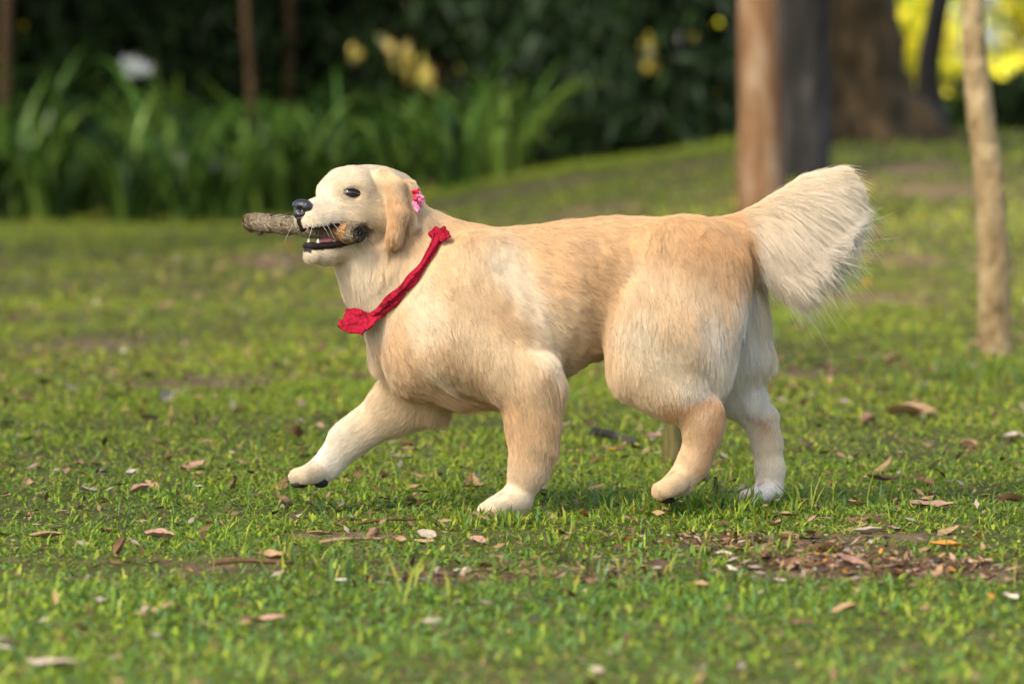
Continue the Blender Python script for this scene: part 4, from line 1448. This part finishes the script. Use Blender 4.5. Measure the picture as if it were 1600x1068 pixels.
# ------------------------------------------------------------------ fur
def make_fur(name, roots, normals, flow, length, lift, col, radius, clump=0.5, npt=6, seed=1, wav=0.10, grav=0.25, per=26, shade=None, locks=0.0, cpow=1.6, cvar=0.05):
    g = np.random.default_rng(seed)
    n = len(roots)
    t = flow - normals * np.sum(flow * normals, 1)[:, None]
    t /= np.linalg.norm(t, axis=1)[:, None] + 1e-9
    # slow waves turn the lie of the coat a little
    sideways = np.cross(normals, t)
    wv = vnoise(roots * 13, seed) * 0.34 + vnoise(roots * 40, seed + 1) * 0.16 * np.clip(length / 0.03, 0.2, 1)
    t = t + sideways * wv[:, None] + g.normal(0, 0.08, (n, 3))
    t /= np.linalg.norm(t, axis=1)[:, None] + 1e-9
    pts = np.zeros((n, npt, 3))
    pts[:, 0] = roots - normals * 0.0004
    s = np.linspace(0, 1, npt)
    seg = length / (npt - 1)
    down = np.array([0, 0, -1.0])
    ph = g.uniform(0, 6.28, n)
    for i in range(1, npt):
        a = lift * (1 - 0.95 * s[i]) ** 1.0
        d = t * np.cos(a)[:, None] + normals * np.sin(a)[:, None] + down * (grav * s[i]) + sideways * (wav * np.sin(ph + 5 * s[i]))[:, None]
        d /= np.linalg.norm(d, axis=1)[:, None]
        pts[:, i] = pts[:, i - 1] + d * seg[:, None]
    if clump:
        ng = max(8, n // per)
        gi = g.choice(n, ng, replace=False)
        kd = kdtree.KDTree(ng)
        for j, q_ in enumerate(roots[gi]):
            kd.insert(q_, j)
        kd.balance()
        own = np.fromiter((kd.find(q_)[1] for q_ in roots), np.int64, n)
        guide = pts[gi][own]
        gl = length[gi][own]
        w = (clump * s[None, :] ** cpow)[:, :, None] * np.clip(1.4 - np.abs(length / gl - 1)[:, None, None] * 1.5, 0, 1)
        pts = pts * (1 - w) + guide * w
    if locks:
        ng2 = max(8, n // 150)
        gi = g.choice(n, ng2, replace=False)
        kd = kdtree.KDTree(ng2)
        for j, q_ in enumerate(roots[gi]):
            kd.insert(q_, j)
        kd.balance()
        own2 = np.fromiter((kd.find(q_)[1] for q_ in roots), np.int64, n)
        off = np.linalg.norm(roots - roots[gi][own2], axis=1)
        w = locks * s[None, :] ** 2.0 * (smooth(0.012, 0.03, length) * np.exp(-(off / 0.02) ** 2))[:, None]
        pts = pts * (1 - w[:, :, None]) + pts[gi][own2] * w[:, :, None]
        col = col * g.uniform(0.965, 1.035, (ng2, 1))[own2]
    cu = bpy.data.hair_curves.new(name)
    cu.add_curves([npt] * n)
    cu.attributes["position"].data.foreach_set("vector", (pts - DOG0).astype(np.float32).ravel())
    ra = cu.attributes.get("radius") or cu.attributes.new("radius", 'FLOAT', 'POINT')
    rr = radius[:, None] * (1 - 0.85 * s[None, :] ** 2)
    ra.data.foreach_set("value", rr.astype(np.float32).ravel())
    ca = cu.attributes.new("fur_col", 'FLOAT_COLOR', 'POINT')
    cc = np.ones((n, npt, 4), np.float32)
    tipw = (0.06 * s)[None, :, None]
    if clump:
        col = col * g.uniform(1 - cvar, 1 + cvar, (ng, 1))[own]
    cc[:, :, :3] = np.clip(col[:, None, :] * (0.86 + 0.18 * s[None, :, None]) + tipw, 0, 1)  # strands painted darker at the root, like shade inside the coat
    ca.data.foreach_set("color", cc.ravel())
    na = cu.attributes.new("root_n", 'FLOAT_VECTOR', 'POINT')
    na.data.foreach_set("vector", np.repeat((normals if shade is None else shade)[:, None, :], npt, 1).astype(np.float32).ravel())
    return cu


def mat_fur(name):
    m = bpy.data.materials.new(name)
    m.use_nodes = True
    nt = m.node_tree
    nt.nodes.remove(nt.nodes["Principled BSDF"])
    a = nt.nodes.new("ShaderNodeAttribute"); a.attribute_name = "fur_col"
    nr = nt.nodes.new("ShaderNodeAttribute"); nr.attribute_name = "root_n"
    ge = nt.nodes.new("ShaderNodeNewGeometry")
    mixn = nt.nodes.new("ShaderNodeMix"); mixn.data_type = 'VECTOR'
    mixn.inputs[0].default_value = 0.5
    nt.links.new(ge.outputs["Normal"], mixn.inputs[4])
    nt.links.new(nr.outputs["Vector"], mixn.inputs[5])
    vn = nt.nodes.new("ShaderNodeVectorMath"); vn.operation = 'NORMALIZE'
    nt.links.new(mixn.outputs[1], vn.inputs[0])
    df = nt.nodes.new("ShaderNodeBsdfDiffuse")
    nt.links.new(a.outputs["Color"], df.inputs[0]); nt.links.new(vn.outputs[0], df.inputs["Normal"])
    tr = nt.nodes.new("ShaderNodeBsdfTranslucent")
    nt.links.new(a.outputs["Color"], tr.inputs[0]); nt.links.new(vn.outputs[0], tr.inputs["Normal"])
    hr = nt.nodes.new("ShaderNodeBsdfHair"); hr.component = 'Reflection'
    hr.inputs["RoughnessU"].default_value = 0.35; hr.inputs["RoughnessV"].default_value = 0.6
    hr.inputs["Color"].default_value = (0.75, 0.68, 0.56, 1)
    m1 = nt.nodes.new("ShaderNodeMixShader"); m1.inputs[0].default_value = 0.22
    nt.links.new(df.outputs[0], m1.inputs[1]); nt.links.new(tr.outputs[0], m1.inputs[2])
    m2 = nt.nodes.new("ShaderNodeMixShader"); m2.inputs[0].default_value = 0.10
    nt.links.new(m1.outputs[0], m2.inputs[1]); nt.links.new(hr.outputs[0], m2.inputs[2])
    nt.links.new(m2.outputs[0], nt.nodes["Material Output"].inputs[0])
    return m


m_fur = mat_fur("golden_fur")


def sample(weights, n, seed):
    g = np.random.default_rng(seed)
    a = np.linalg.norm(np.cross(BV[BF[:, 2]] - BV[BF[:, 0]], BV[BF[:, 3]] - BV[BF[:, 1]]), axis=1) / 2
    w = a * weights[BF].mean(1)
    f = g.choice(len(BF), n, p=w / w.sum())
    u, v = g.uniform(0, 1, (2, n))
    c = BF[f]
    bw = np.stack([(1 - u) * (1 - v), u * (1 - v), u * v, (1 - u) * v], 1)
    it = lambda A: np.einsum('nk,nkd->nd', bw, A[c]) if A.ndim == 2 else (bw * A[c]).sum(1)
    N = it(BN)
    return it(BV), N / np.linalg.norm(N, axis=1)[:, None], it(vflow), it(vlen), it(vcol)


allow = np.ones(len(BV))
allow[lip] = 0
allow[np.linalg.norm(BV - NOSE_AT, axis=1) < 0.0215] = 0
for c in eye_pts:
    dd = BV - c
    allow[np.sqrt((dd @ HF) ** 2 * 0.62 + (dd @ HU) ** 2 * 2.0 + (dd @ HL) ** 2 * 0.62) < 0.0120] = 0
rd = np.full(len(BV), 9.0)
for q_ in ring[::2]:
    rd = np.minimum(rd, np.linalg.norm(BV - q_, axis=1))
allow[(rd < 0.016) & (BV[:, 2] < A_[2] + 0.01)] = 0
vlen = np.where(rd < 0.05, vlen * 0.6, vlen)
for (px, py, y, r) in ((488, 762, FF, 0.018), (470, 764, FF, 0.016)):
    allow[(np.linalg.norm((BV - P(px, py, y)) * (1, 0.5, 1), axis=1) < r) & (BN[:, 2] < -0.3)] = 0
# longer feathering: back of thighs, back of forelegs, belly, chest, under the tail
lenx = vlen.copy()
nearb = np.isfinite(lenx)
for pts, w, add in (([(1150, 430), (1152, 510), (1128, 570)], 30, 0.035), ([(1195, 470), (1200, 560), (1185, 610)], 26, 0.030), ([(868, 610), (880, 680), (868, 730)], 18, 0.014), ([(690, 622), (780, 640)], 26, 0.026),
                    ([(570, 520), (600, 590)], 22, 0.018), ([(900, 600), (960, 580)], 20, 0.010), ([(640, 380), (650, 430), (600, 470)], 30, 0.010),
                    ([(1185, 395), (1240, 380), (1300, 340)], 24, 0.012)):
    lenx += add * np.exp(-(seg_dist(px_v, py_v, pts) / w) ** 2)
vlen = lenx
dens = allow * np.where(vlen < 0.013, 2.6, 1.0) * (0.25 + 0.75 * smooth(0.75, 0.2, BN[:, 1]))
NF_ = 380000
R0, N0, F0, L0, C0 = sample(dens, NF_, 3)
g = np.random.default_rng(8)
L0 = L0 * g.uniform(0.72, 1.22, NF_)
C0 = C0 * (g.uniform(0.86, 1.10, NF_) * (1 + 0.07 * vnoise(R0 * np.array([60, 60, 25]), 40)))[:, None]
lift0 = np.interp(L0, [0.004, 0.01, 0.03, 0.08], [0.34, 0.32, 0.25, 0.32])
rad0 = np.interp(L0, [0.005, 0.02, 0.06], [0.00020, 0.00026, 0.00034])
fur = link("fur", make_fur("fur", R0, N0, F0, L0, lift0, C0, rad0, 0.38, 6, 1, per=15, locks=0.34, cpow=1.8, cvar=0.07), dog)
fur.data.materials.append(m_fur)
fur["kind"] = "stuff"
# the plume of the tail: long locks hanging from its underside
wt = W_[:, TAIL0 + 1:].sum(1)
tail_m = allow * smooth(0.45, 0.8, wt)
RT, NT, FT, LT, CT = sample(tail_m * (0.5 + 0.5 * smooth(0.5, -0.6, BN[:, 2])), 52000, 15)
pxt, pyt, _ = proj(RT)
under = smooth(0.8, -0.4, NT[:, 2])
along = smooth(1165, 1310, pxt)
LT = (0.030 + 0.082 * under * (1 - 0.5 * along) * smooth(1150, 1210, pxt)) * g.uniform(0.45, 1.30, len(LT)) * (0.98 + 0.25 * vnoise(RT * 40, 91))
FT = np.array([0.50, 0, -0.80]) + np.outer(along, (0.20, 0, 0.16)) + np.outer(1 - under, (0.25, 0, 0.45))
LT = LT * np.where(g.uniform(0, 1, len(LT)) < 0.06, 1.45, 1.0)
CT = CT * 0.35 + 0.65 * (PALE * (1 - under)[:, None] + WHITE * under[:, None]) * g.uniform(0.93, 1.05, len(LT))[:, None]
SHT = NT * (0.5, 0.6, 0.2) + np.stack([0 * LT, np.where(RT[:, 1] < 0.016, -0.9, 0.9), 0.25 + 0 * LT], 1)
SHT /= np.linalg.norm(SHT, axis=1)[:, None]
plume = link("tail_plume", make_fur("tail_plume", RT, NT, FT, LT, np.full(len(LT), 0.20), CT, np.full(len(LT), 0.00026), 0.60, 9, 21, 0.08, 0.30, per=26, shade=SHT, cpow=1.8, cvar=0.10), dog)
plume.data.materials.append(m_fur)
plume["kind"] = "stuff"
# feathering behind the thighs and under the chest
fw = np.zeros(len(BV))
for pts, w in (([(1150, 440), (1152, 520), (1130, 585)], 26), ([(1192, 470), (1198, 560)], 20), ([(700, 622), (780, 640)], 16), ([(866, 560), (878, 640), (870, 720)], 12), ([(600, 400), (630, 440), (600, 470)], 26)):
    fw = np.maximum(fw, np.exp(-(seg_dist(px_v, py_v, pts) / w) ** 2))
RT, NT, FT, LT, CT = sample(allow * fw ** 2, 16000, 16)
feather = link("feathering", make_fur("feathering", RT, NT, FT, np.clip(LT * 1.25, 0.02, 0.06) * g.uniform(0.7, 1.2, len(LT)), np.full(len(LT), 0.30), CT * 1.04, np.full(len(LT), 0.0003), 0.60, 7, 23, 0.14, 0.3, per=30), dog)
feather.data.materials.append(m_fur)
feather["kind"] = "stuff"
# stray guard hairs that break the outline
R1, N1, F1, L1, C1 = sample(allow * (vlen > 0.012), 6000, 5)
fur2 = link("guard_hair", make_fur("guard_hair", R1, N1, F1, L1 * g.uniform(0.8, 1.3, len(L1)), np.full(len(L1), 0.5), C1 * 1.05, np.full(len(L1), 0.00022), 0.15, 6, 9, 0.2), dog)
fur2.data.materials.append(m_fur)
fur2["kind"] = "stuff"


# whiskers
wr, wn_, wf, wl = [], [], [], []
for s in (1, -1):
    for (f, l, u, ll, df, du) in ((0.124, 0.034, -0.018, 0.04, -0.3, -0.7), (0.112, 0.037, -0.022, 0.045, -0.45, -0.7), (0.100, 0.040, -0.024, 0.05, -0.5, -0.7), (0.092, 0.041, -0.020, 0.045, -0.6, -0.6), (0.132, 0.030, -0.020, 0.045, 0.35, -0.3), (0.136, 0.026, -0.012, 0.05, 0.5, 0.2)):
        wr.append(H(f, l * s * 0.92, u)); wn_.append(HL * s); wf.append(HF * df + HU * du + HL * s * 0.2); wl.append(ll)
m_whisk = mat_plain("whisker_white", (0.85, 0.82, 0.75), 0.4, 0.5)
wh = link("whiskers", make_fur("whiskers", np.array(wr), np.array(wn_), np.array(wf), np.array(wl), np.full(len(wr), 0.6), np.full((len(wr), 3), 0.85), np.full(len(wr), 0.00035), 0, 7, 2, 0.05), dog)
wh.data.materials.append(m_fur)
wh["kind"] = "stuff"

# ------------------------------------------------------------------ fallen leaves
def dead_leaf(name, curl, fold, twist, wid, seed):
    """a dried leaf one unit long, cupped and curled, with a stalk"""
    g = random.Random(seed)
    n = 7
    V = []
    for i in range(n):
        t = i / (n - 1)
        w = wid * (math.sin(math.pi * min(1, t * 0.96 + 0.03)) ** 0.8) * 0.5 + 0.004
        wl, wr_ = w * g.uniform(0.55, 1.15), w * g.uniform(0.55, 1.15)
        ang = curl * (t - 0.4)
        x = (t - 0.5)
        z = 0.22 * curl * (t - 0.45) ** 2 * 2
        for j in (-1, -0.5, 0, 0.5, 1):
            tw = twist * (t - 0.5)
            yy = j * (wl if j < 0 else wr_)
            zz = z + fold * abs(j) ** 1.4 * w + g.uniform(-0.025, 0.035)
            V.append((x * math.cos(ang * 0.5), yy * math.cos(tw) - zz * math.sin(tw) * 0.5, zz * math.cos(tw) + yy * math.sin(tw)))
    Q = []
    for i in range(n - 1):
        for j in range(4):
            a = i * 5 + j
            Q.append((a, a + 5, a + 6, a + 1))
    b = len(V)
    V += [(-0.5, -0.012, 0.02), (-0.5, 0.012, 0.02), (-0.72, 0.0, 0.06)]
    V = np.array(V)
    V[:, 2] -= V[:, 2].min()
    return mesh_np(name, V, [np.array(Q), np.array([(b, b + 1, b + 2)])], None, True)


LEAFC = {"tan": (0.33, 0.205, 0.105), "brown": (0.16, 0.085, 0.04), "pale grey": (0.34, 0.27, 0.20), "dark brown": (0.075, 0.043, 0.025), "orange": (0.46, 0.20, 0.035), "pinkish tan": (0.35, 0.205, 0.135), "whitish": (0.50, 0.42, 0.33)}
m_dead = {}
for k_, c in LEAFC.items():
    m, nt, b = newmat("dead_leaf_" + k_.replace(" ", "_"))
    tc = nt.nodes.new("ShaderNodeTexCoord")
    t = ntex(nt, tc.outputs["Object"], 9, 6, 0.7)
    r = ramp(nt, t.outputs[0], [(0.3, tuple(v * 0.6 for v in c)), (0.55, c), (0.8, tuple(min(0.9, v * 1.25) for v in c))])
    nt.links.new(r.outputs[0], b.inputs["Base Color"])
    b.inputs["Roughness"].default_value = 0.75
    b.inputs["Specular IOR Level"].default_value = 0.25
    m_dead[k_] = m
variants = {}


def leaf_data(v, colour):
    key = (v, colour)
    if key not in variants:
        g = random.Random(v * 31 + 5)
        me = dead_leaf("dead_leaf", g.uniform(0.3, 1.5), g.uniform(0.1, 0.9), g.uniform(-0.8, 0.8), g.uniform(0.34, 0.6), v)
        me.materials.append(m_dead[colour])
        variants[key] = me
    return variants[key]


def put_leaf(pos, size, colour, label, rz, rx=0.0, ry=0.0, v=0, group=None, lift=0.008):
    o = link("dead_leaf", leaf_data(v, colour))
    o.location = (pos[0], pos[1], pos[2] + lift)
    o.scale = (size, size, size)
    o.rotation_euler = (rx, ry, rz)
    tag(o, label, "leaf", group)
    return o


# the leaves one can pick out
for px, py, wpx, colour, label, rx, ry, v in (
    (190, 868, 46, "brown", "curled brown dead leaf standing upright in the left foreground grass", 0.2, -1.1, 1),
    (368, 766, 34, "dark brown", "small dark dead leaf standing on end left of the lifted paw", 0.1, -1.25, 2),
    (72, 848, 64, "tan", "long tan curled leaf near the left edge of the focused grass", 0.1, 0.0, 3),
    (250, 850, 60, "pinkish tan", "pinkish tan leaf right of the upright curled leaf", 0.15, 0.1, 4),
    (318, 822, 36, "tan", "small tan leaf above the twig in the left foreground", -0.4, 0.2, 5),
    (425, 882, 66, "tan", "broad tan leaf beside the twig in the left foreground", 0.3, 0.1, 6),
    (262, 888, 40, "dark brown", "dark brown leaf lying just before the twig", 0.3, 0.0, 7),
    (294, 901, 22, "orange", "tiny orange leaf before the twig", 0.0, 0.2, 8),
    (545, 918, 52, "whitish", "white-looking leaf scrap on the soil at centre front", 0.0, 0.0, 9),
    (735, 905, 56, "pinkish tan", "cupped pinkish leaf at the end of the bare soil strip", 0.2, -0.2, 10),
    (412, 982, 80, "pinkish tan", "large blurred tan leaf low in the left foreground", 0.1, 0.0, 11),
    (668, 982, 52, "pale grey", "blurred greyish leaf low in the centre foreground", 0.2, 0.0, 12),
    (8, 1014, 60, "whitish", "blurred whitish leaf at the left edge of the foreground", -0.5, 0.3, 13),
    (80, 1052, 96, "pale grey", "large blurred grey leaf in the bottom left corner", 0.1, 0.0, 14),
    (250, 1008, 34, "whitish", "small blurred whitish leaf in the lower left foreground", 0.0, 0.3, 15),
    (155, 948, 24, "pale grey", "little grey leaf tilted up in the left foreground", 0.8, 0.3, 16),
    (1232, 813, 38, "tan", "pale square-ended leaf on the grass right of the far hind paw", 0.0, 0.15, 17),
    (1360, 840, 60, "pale grey", "flat pale leaf at the back edge of the bare soil", 0.05, 0.0, 18),
    (1485, 864, 74, "orange", "orange-streaked leaf at the right end of the bare soil", 0.15, 0.1, 19),
    (1380, 738, 58, "tan", "big ragged tan leaf standing right of the hind paws", 0.5, -0.6, 20),
    (1380, 758, 60, "dark brown", "dark curled leaf just before the big ragged leaf", 0.2, 0.1, 21),
    (1455, 797, 80, "pinkish tan", "long pinkish leaf on the grass at the right", 0.1, 0.05, 22),
    (1585, 790, 66, "brown", "reddish brown leaf at the right edge of the focused grass", -0.3, 0.1, 23),
    (1340, 797, 44, "tan", "small tan leaf left of the long pinkish leaf", 0.0, 0.1, 24),
    (1425, 655, 90, "tan", "large blurred tan leaf on the lawn right of the hind legs", 0.15, 0.05, 25),
    (1585, 690, 40, "whitish", "blurred white leaf at the right edge of the lawn", 0.3, 0.0, 26),
    (1240, 890, 50, "brown", "reddish brown leaf on top of the bare soil litter", 0.5, -0.2, 27),
    (1290, 870, 60, "brown", "dark cupped leaf in the middle of the litter on the soil", -0.7, 0.1, 28),
    (1330, 890, 56, "pinkish tan", "folded pinkish leaf at the right of the soil litter", 0.5, 0.4, 29),
    (1218, 916, 26, "whitish", "small whitish leaf scrap before the soil litter", 0.1, 0.2, 30),
    (1130, 876, 40, "whitish", "pale leaf at the left end of the soil litter", 0.1, 0.0, 31),
    (1145, 897, 22, "whitish", "tiny upright pale scrap at the left of the litter", 0.9, 0.4, 32),
    (1250, 985, 56, "brown", "blurred brown leaf in the right foreground", 0.1, 0.0, 33),
    (1320, 962, 48, "tan", "blurred tan leaf tilted in the right foreground", 0.2, -0.3, 34),
    (1580, 944, 34, "whitish", "blurred white scrap at the right foreground edge", 0.2, 0.2, 35),
    (930, 770, 40, "tan", "tan leaf between the front and hind paws", 0.2, -0.2, 36),
    (742, 768, 40, "tan", "tan leaf just behind the planted front paw", 0.1, -0.1, 37),
    (300, 735, 50, "pinkish tan", "blurred pinkish leaf far left of the lifted paw", 0.4, -0.2, 38),
    (625, 850, 26, "tan", "upright tan leaf scrap before the planted front paw", 0.9, 0.3, 39),
    (668, 845, 40, "pale grey", "pale leaf blade leaning before the planted front paw", 0.7, 0.2, 40),
    (500, 845, 50, "tan", "tan leaf in the thatch left of the planted front paw", 0.1, 0.1, 41),
    (1020, 690, 40, "pinkish tan", "blurred pinkish leaf beside the dark twig", 0.2, 0.0, 42),
):
    q = ground_pt(px, py)
    put_leaf(q, wpx * (q[1] + 7) / FPX * 0.9, colour, label, RNG.uniform(-0.5, 0.5), rx, ry, v)

# the many others: what sets them apart is colour and the stretch of lawn they lie on
names = list(LEAFC)
zones = [("in the foreground", -2.4, -0.75, 34), ("by the paws", -0.75, 0.1, 52), ("just behind the dog", 0.1, 1.6, 50), ("on the middle lawn", 1.6, 5.0, 64), ("on the far lawn", 5.0, 14.0, 58)]
rows = {}
for zi, (zn, y0, y1, n) in enumerate(zones):
    for k in range(n):
        y = RNG.uniform(y0, y1)
        half = (y + 7) * 800 / FPX * 1.0
        x = RNG.uniform(-half, half)
        if zi <= 1 and RNG.uniform() < 0.35:
            cx, cy, rx_, ry_ = BARE[RNG.integers(0, 5)]
            x, y = cx + RNG.normal(0, 0.5) * rx_, cy + RNG.normal(0, 0.5) * ry_
        col_ = names[RNG.choice(7, p=[0.30, 0.24, 0.13, 0.10, 0.03, 0.15, 0.05])]
        s_ = RNG.uniform(0.016, 0.044) * (1 + 0.25 * zi)
        q = proj(np.array([[x, y, 0.0]]))[0][0]
        side = ("at the left edge" if q < 240 else "left of the dog" if q < 470 else "below the forelegs" if q < 880 else "below the hindquarters" if q < 1240 else "right of the dog" if q < 1440 else "at the right edge")
        rows.setdefault((col_, zn, side), []).append((y, x, s_, zi))
for (col_, zn, side), lst in rows.items():
    lst.sort()
    for r_, (y, x, s_, zi) in enumerate(lst):
        which = "" if len(lst) == 1 else ("nearest ", "second nearest ", "third nearest ", "fourth nearest ", "fifth nearest ", "sixth nearest ", "seventh nearest ", "eighth nearest ", "ninth nearest ", "tenth nearest ", "eleventh nearest ", "twelfth nearest ")[min(r_, 11)] if True else ("nearest ", "second nearest ", "third nearest ", "fourth nearest ", "fifth nearest ", "sixth nearest ", "seventh nearest ", "eighth nearest ")[min(r_, 7)]
        put_leaf((x, y, float(gz(x, y))), s_, col_, "%s%s dead leaf %s, %s" % (which, col_, zn, side), RNG.uniform(0, 6.28), RNG.normal(0, 0.4), RNG.normal(0, 0.35), int(RNG.integers(0, 16)), "dead leaves scattered over the lawn", -0.001 + 0.003 * zi)

# crumbled leaf litter on the bare soil
C = []
for k in range(2400):
    cx, cy, rx_, ry_ = BARE[RNG.choice(6, p=[0.4, 0.18, 0.16, 0.12, 0.1, 0.04])]
    x, y = cx + RNG.normal(0, 0.55) * rx_, cy + RNG.normal(0, 0.6) * ry_
    C.append((x, y, 0))
for (y0, y1, dn_) in ((-3, -0.6, 230), (-0.6, 1.4, 380), (1.4, 5, 200), (5, 13, 60)):
    x, y = scatter(y0, y1, dn_, 0.3)
    C += [(a_, b_, 1) for a_, b_ in zip(x, y)]
C = np.array(C)
spread_ = C[:, 2] > 0.5
C[:, 2] = gz(C[:, 0], C[:, 1]) + np.where(spread_, RNG.uniform(0.006, 0.024, len(C)) * (1 + 0.15 * np.clip(C[:, 1], 0, 9)), RNG.uniform(0.002, 0.012, len(C)))
d = RNG.normal(0, 1, (len(C), 3)); d[:, 2] *= 0.3
d /= np.linalg.norm(d, axis=1)[:, None]
up = np.tile((0, 0, 1.0), (len(C), 1)) + RNG.normal(0, 0.35, (len(C), 3))
s = np.cross(d, up); s /= np.linalg.norm(s, axis=1)[:, None]
sz = (RNG.uniform(0.006, 0.030, len(C)) * (1 + 0.12 * np.clip(C[:, 1], 0, 10)))[:, None]
V = np.stack([C - d * sz * .5, C + s * sz * .2, C + d * sz * .5, C - s * sz * .16], 1).reshape(-1, 3)
k = np.arange(len(C))[:, None] * 4
lc = np.array(list(LEAFC.values()))[RNG.choice(7, len(C), p=[0.26, 0.34, 0.10, 0.22, 0.01, 0.06, 0.01])] * RNG.uniform(0.6, 1.1, (len(C), 1))
m_litter = mat_leafy("leaf_litter", None, 0.1, 0.8, 0.2)
lit = link("leaf_litter", mesh_np("leaf_litter", V, [np.vstack([k + [[0, 1, 2]], k + [[0, 2, 3]]])], m_litter, False, np.repeat(lc, 4, 0)))
lit["kind"] = "stuff"
lit["label"] = "crumbled dry leaf litter on the bare soil"


# ------------------------------------------------------------------ twigs, stake and the yellow flower
def twig(label, a, b, r, mat, bend=0.01, seed=0):
    a, b = np.asarray(a), np.asarray(b)
    m = (a + b) / 2
    pth = spline([a - m, (a - m) * 0.3 + np.array([0, 0, bend]), (b - m) * 0.4 + np.array([0, bend, bend * 0.5]), b - m], 12)
    V, F, T = tube(pth, np.linspace(r, r * 0.6, 12), 9, 0.18, seed, 40)
    o = link("twig", mesh_np("twig", V, [np.array(F), np.array(T)], mat, True))
    o.location = tuple(m)
    return tag(o, label, "twig")


g1, g2 = ground_pt(927, 688), ground_pt(996, 698)
twig("dark brown twig on the lawn behind the dog's belly", g1 + (0, 0, 0.018), g2 + (0, 0, 0.010), 0.011, m_bark_dark, 0.004, 1)
g1, g2 = ground_pt(330, 893), ground_pt(455, 893)
twig("long thin brown twig lying in the left foreground grass", g1 + (0, 0, 0.014), g2 + (0, 0, 0.014), 0.0055, m_bark_brown, 0.004, 2)
g1 = ground_pt(1121, 789)
twig("short broken stem standing upright between the hind paws", g1 - (0, 0, 0.01), g1 + (-0.004, 0, 0.052), 0.0058, m_bark_brown, 0.0, 3)
g1, g2 = ground_pt(500, 862), ground_pt(600, 856)
twig("straw-coloured twig in the thatch before the front paw", g1 + (0, 0, 0.014), g2 + (0, 0, 0.014), 0.0035, m_bark_pale, 0.003, 4)
g1, g2 = ground_pt(560, 830), ground_pt(650, 826)
twig("thin grey-brown twig just left of the planted front paw", g1 + (0, 0, 0.014), g2 + (0, 0, 0.016), 0.003, m_bark_brown, 0.003, 5)

# short wooden stake behind the near hind leg
sb = ground_pt(1048, 726)
stake = thing("wooden_stake", "short mossy wooden stake behind the dog's near hind leg", "stake", tuple(sb))
pth = [(0, 0, -0.06), (0.002, 0, 0.03), (0.003, 0, 0.12), (0.004, 0, 0.20)]
V, F, T = tube(spline(pth, 16), np.linspace(0.021, 0.019, 16), 14, 0.10, 6, 20)
m_stake = mat_bark("mossy_stake_wood", (0.055, 0.05, 0.015), (0.13, 0.11, 0.035), (0.22, 0.17, 0.07), 25)
link("post", mesh_np("post", V, [np.array(F), np.array(T)], m_stake, True), stake)

fq = ground_pt(957, 722)
m_yel = mat_leafy("yellow_petal", (0.80, 0.52, 0.02), 0.3)
m_stem = mat_leafy("flower_stem", (0.09, 0.16, 0.03), 0.2)
fl = thing("yellow_flower", "tiny yellow flower in the grass behind the dog's belly", "flower", tuple(fq))
V, F, T = tube([(0, 0, 0), (0.001, 0, 0.012), (0, 0, 0.022)], [0.0012, 0.001, 0.001], 6)
link("stem", mesh_np("stem", V, [np.array(F), np.array(T)], m_stem, True), fl)
pet = mesh_np("petal", np.array([(0, 0, 0), (0.006, -0.004, 0.003), (0.012, 0, 0.004), (0.006, 0.004, 0.003), (0.006, 0, 0.0015)]), [np.array([(0, 1, 4), (1, 2, 4), (2, 3, 4), (3, 0, 4)])], m_yel, True)
for k in range(7):
    o = link("petal", pet, fl)
    o.location = (0, 0, 0.022)
    o.rotation_euler = (0, -0.35, k * 2 * math.pi / 7)
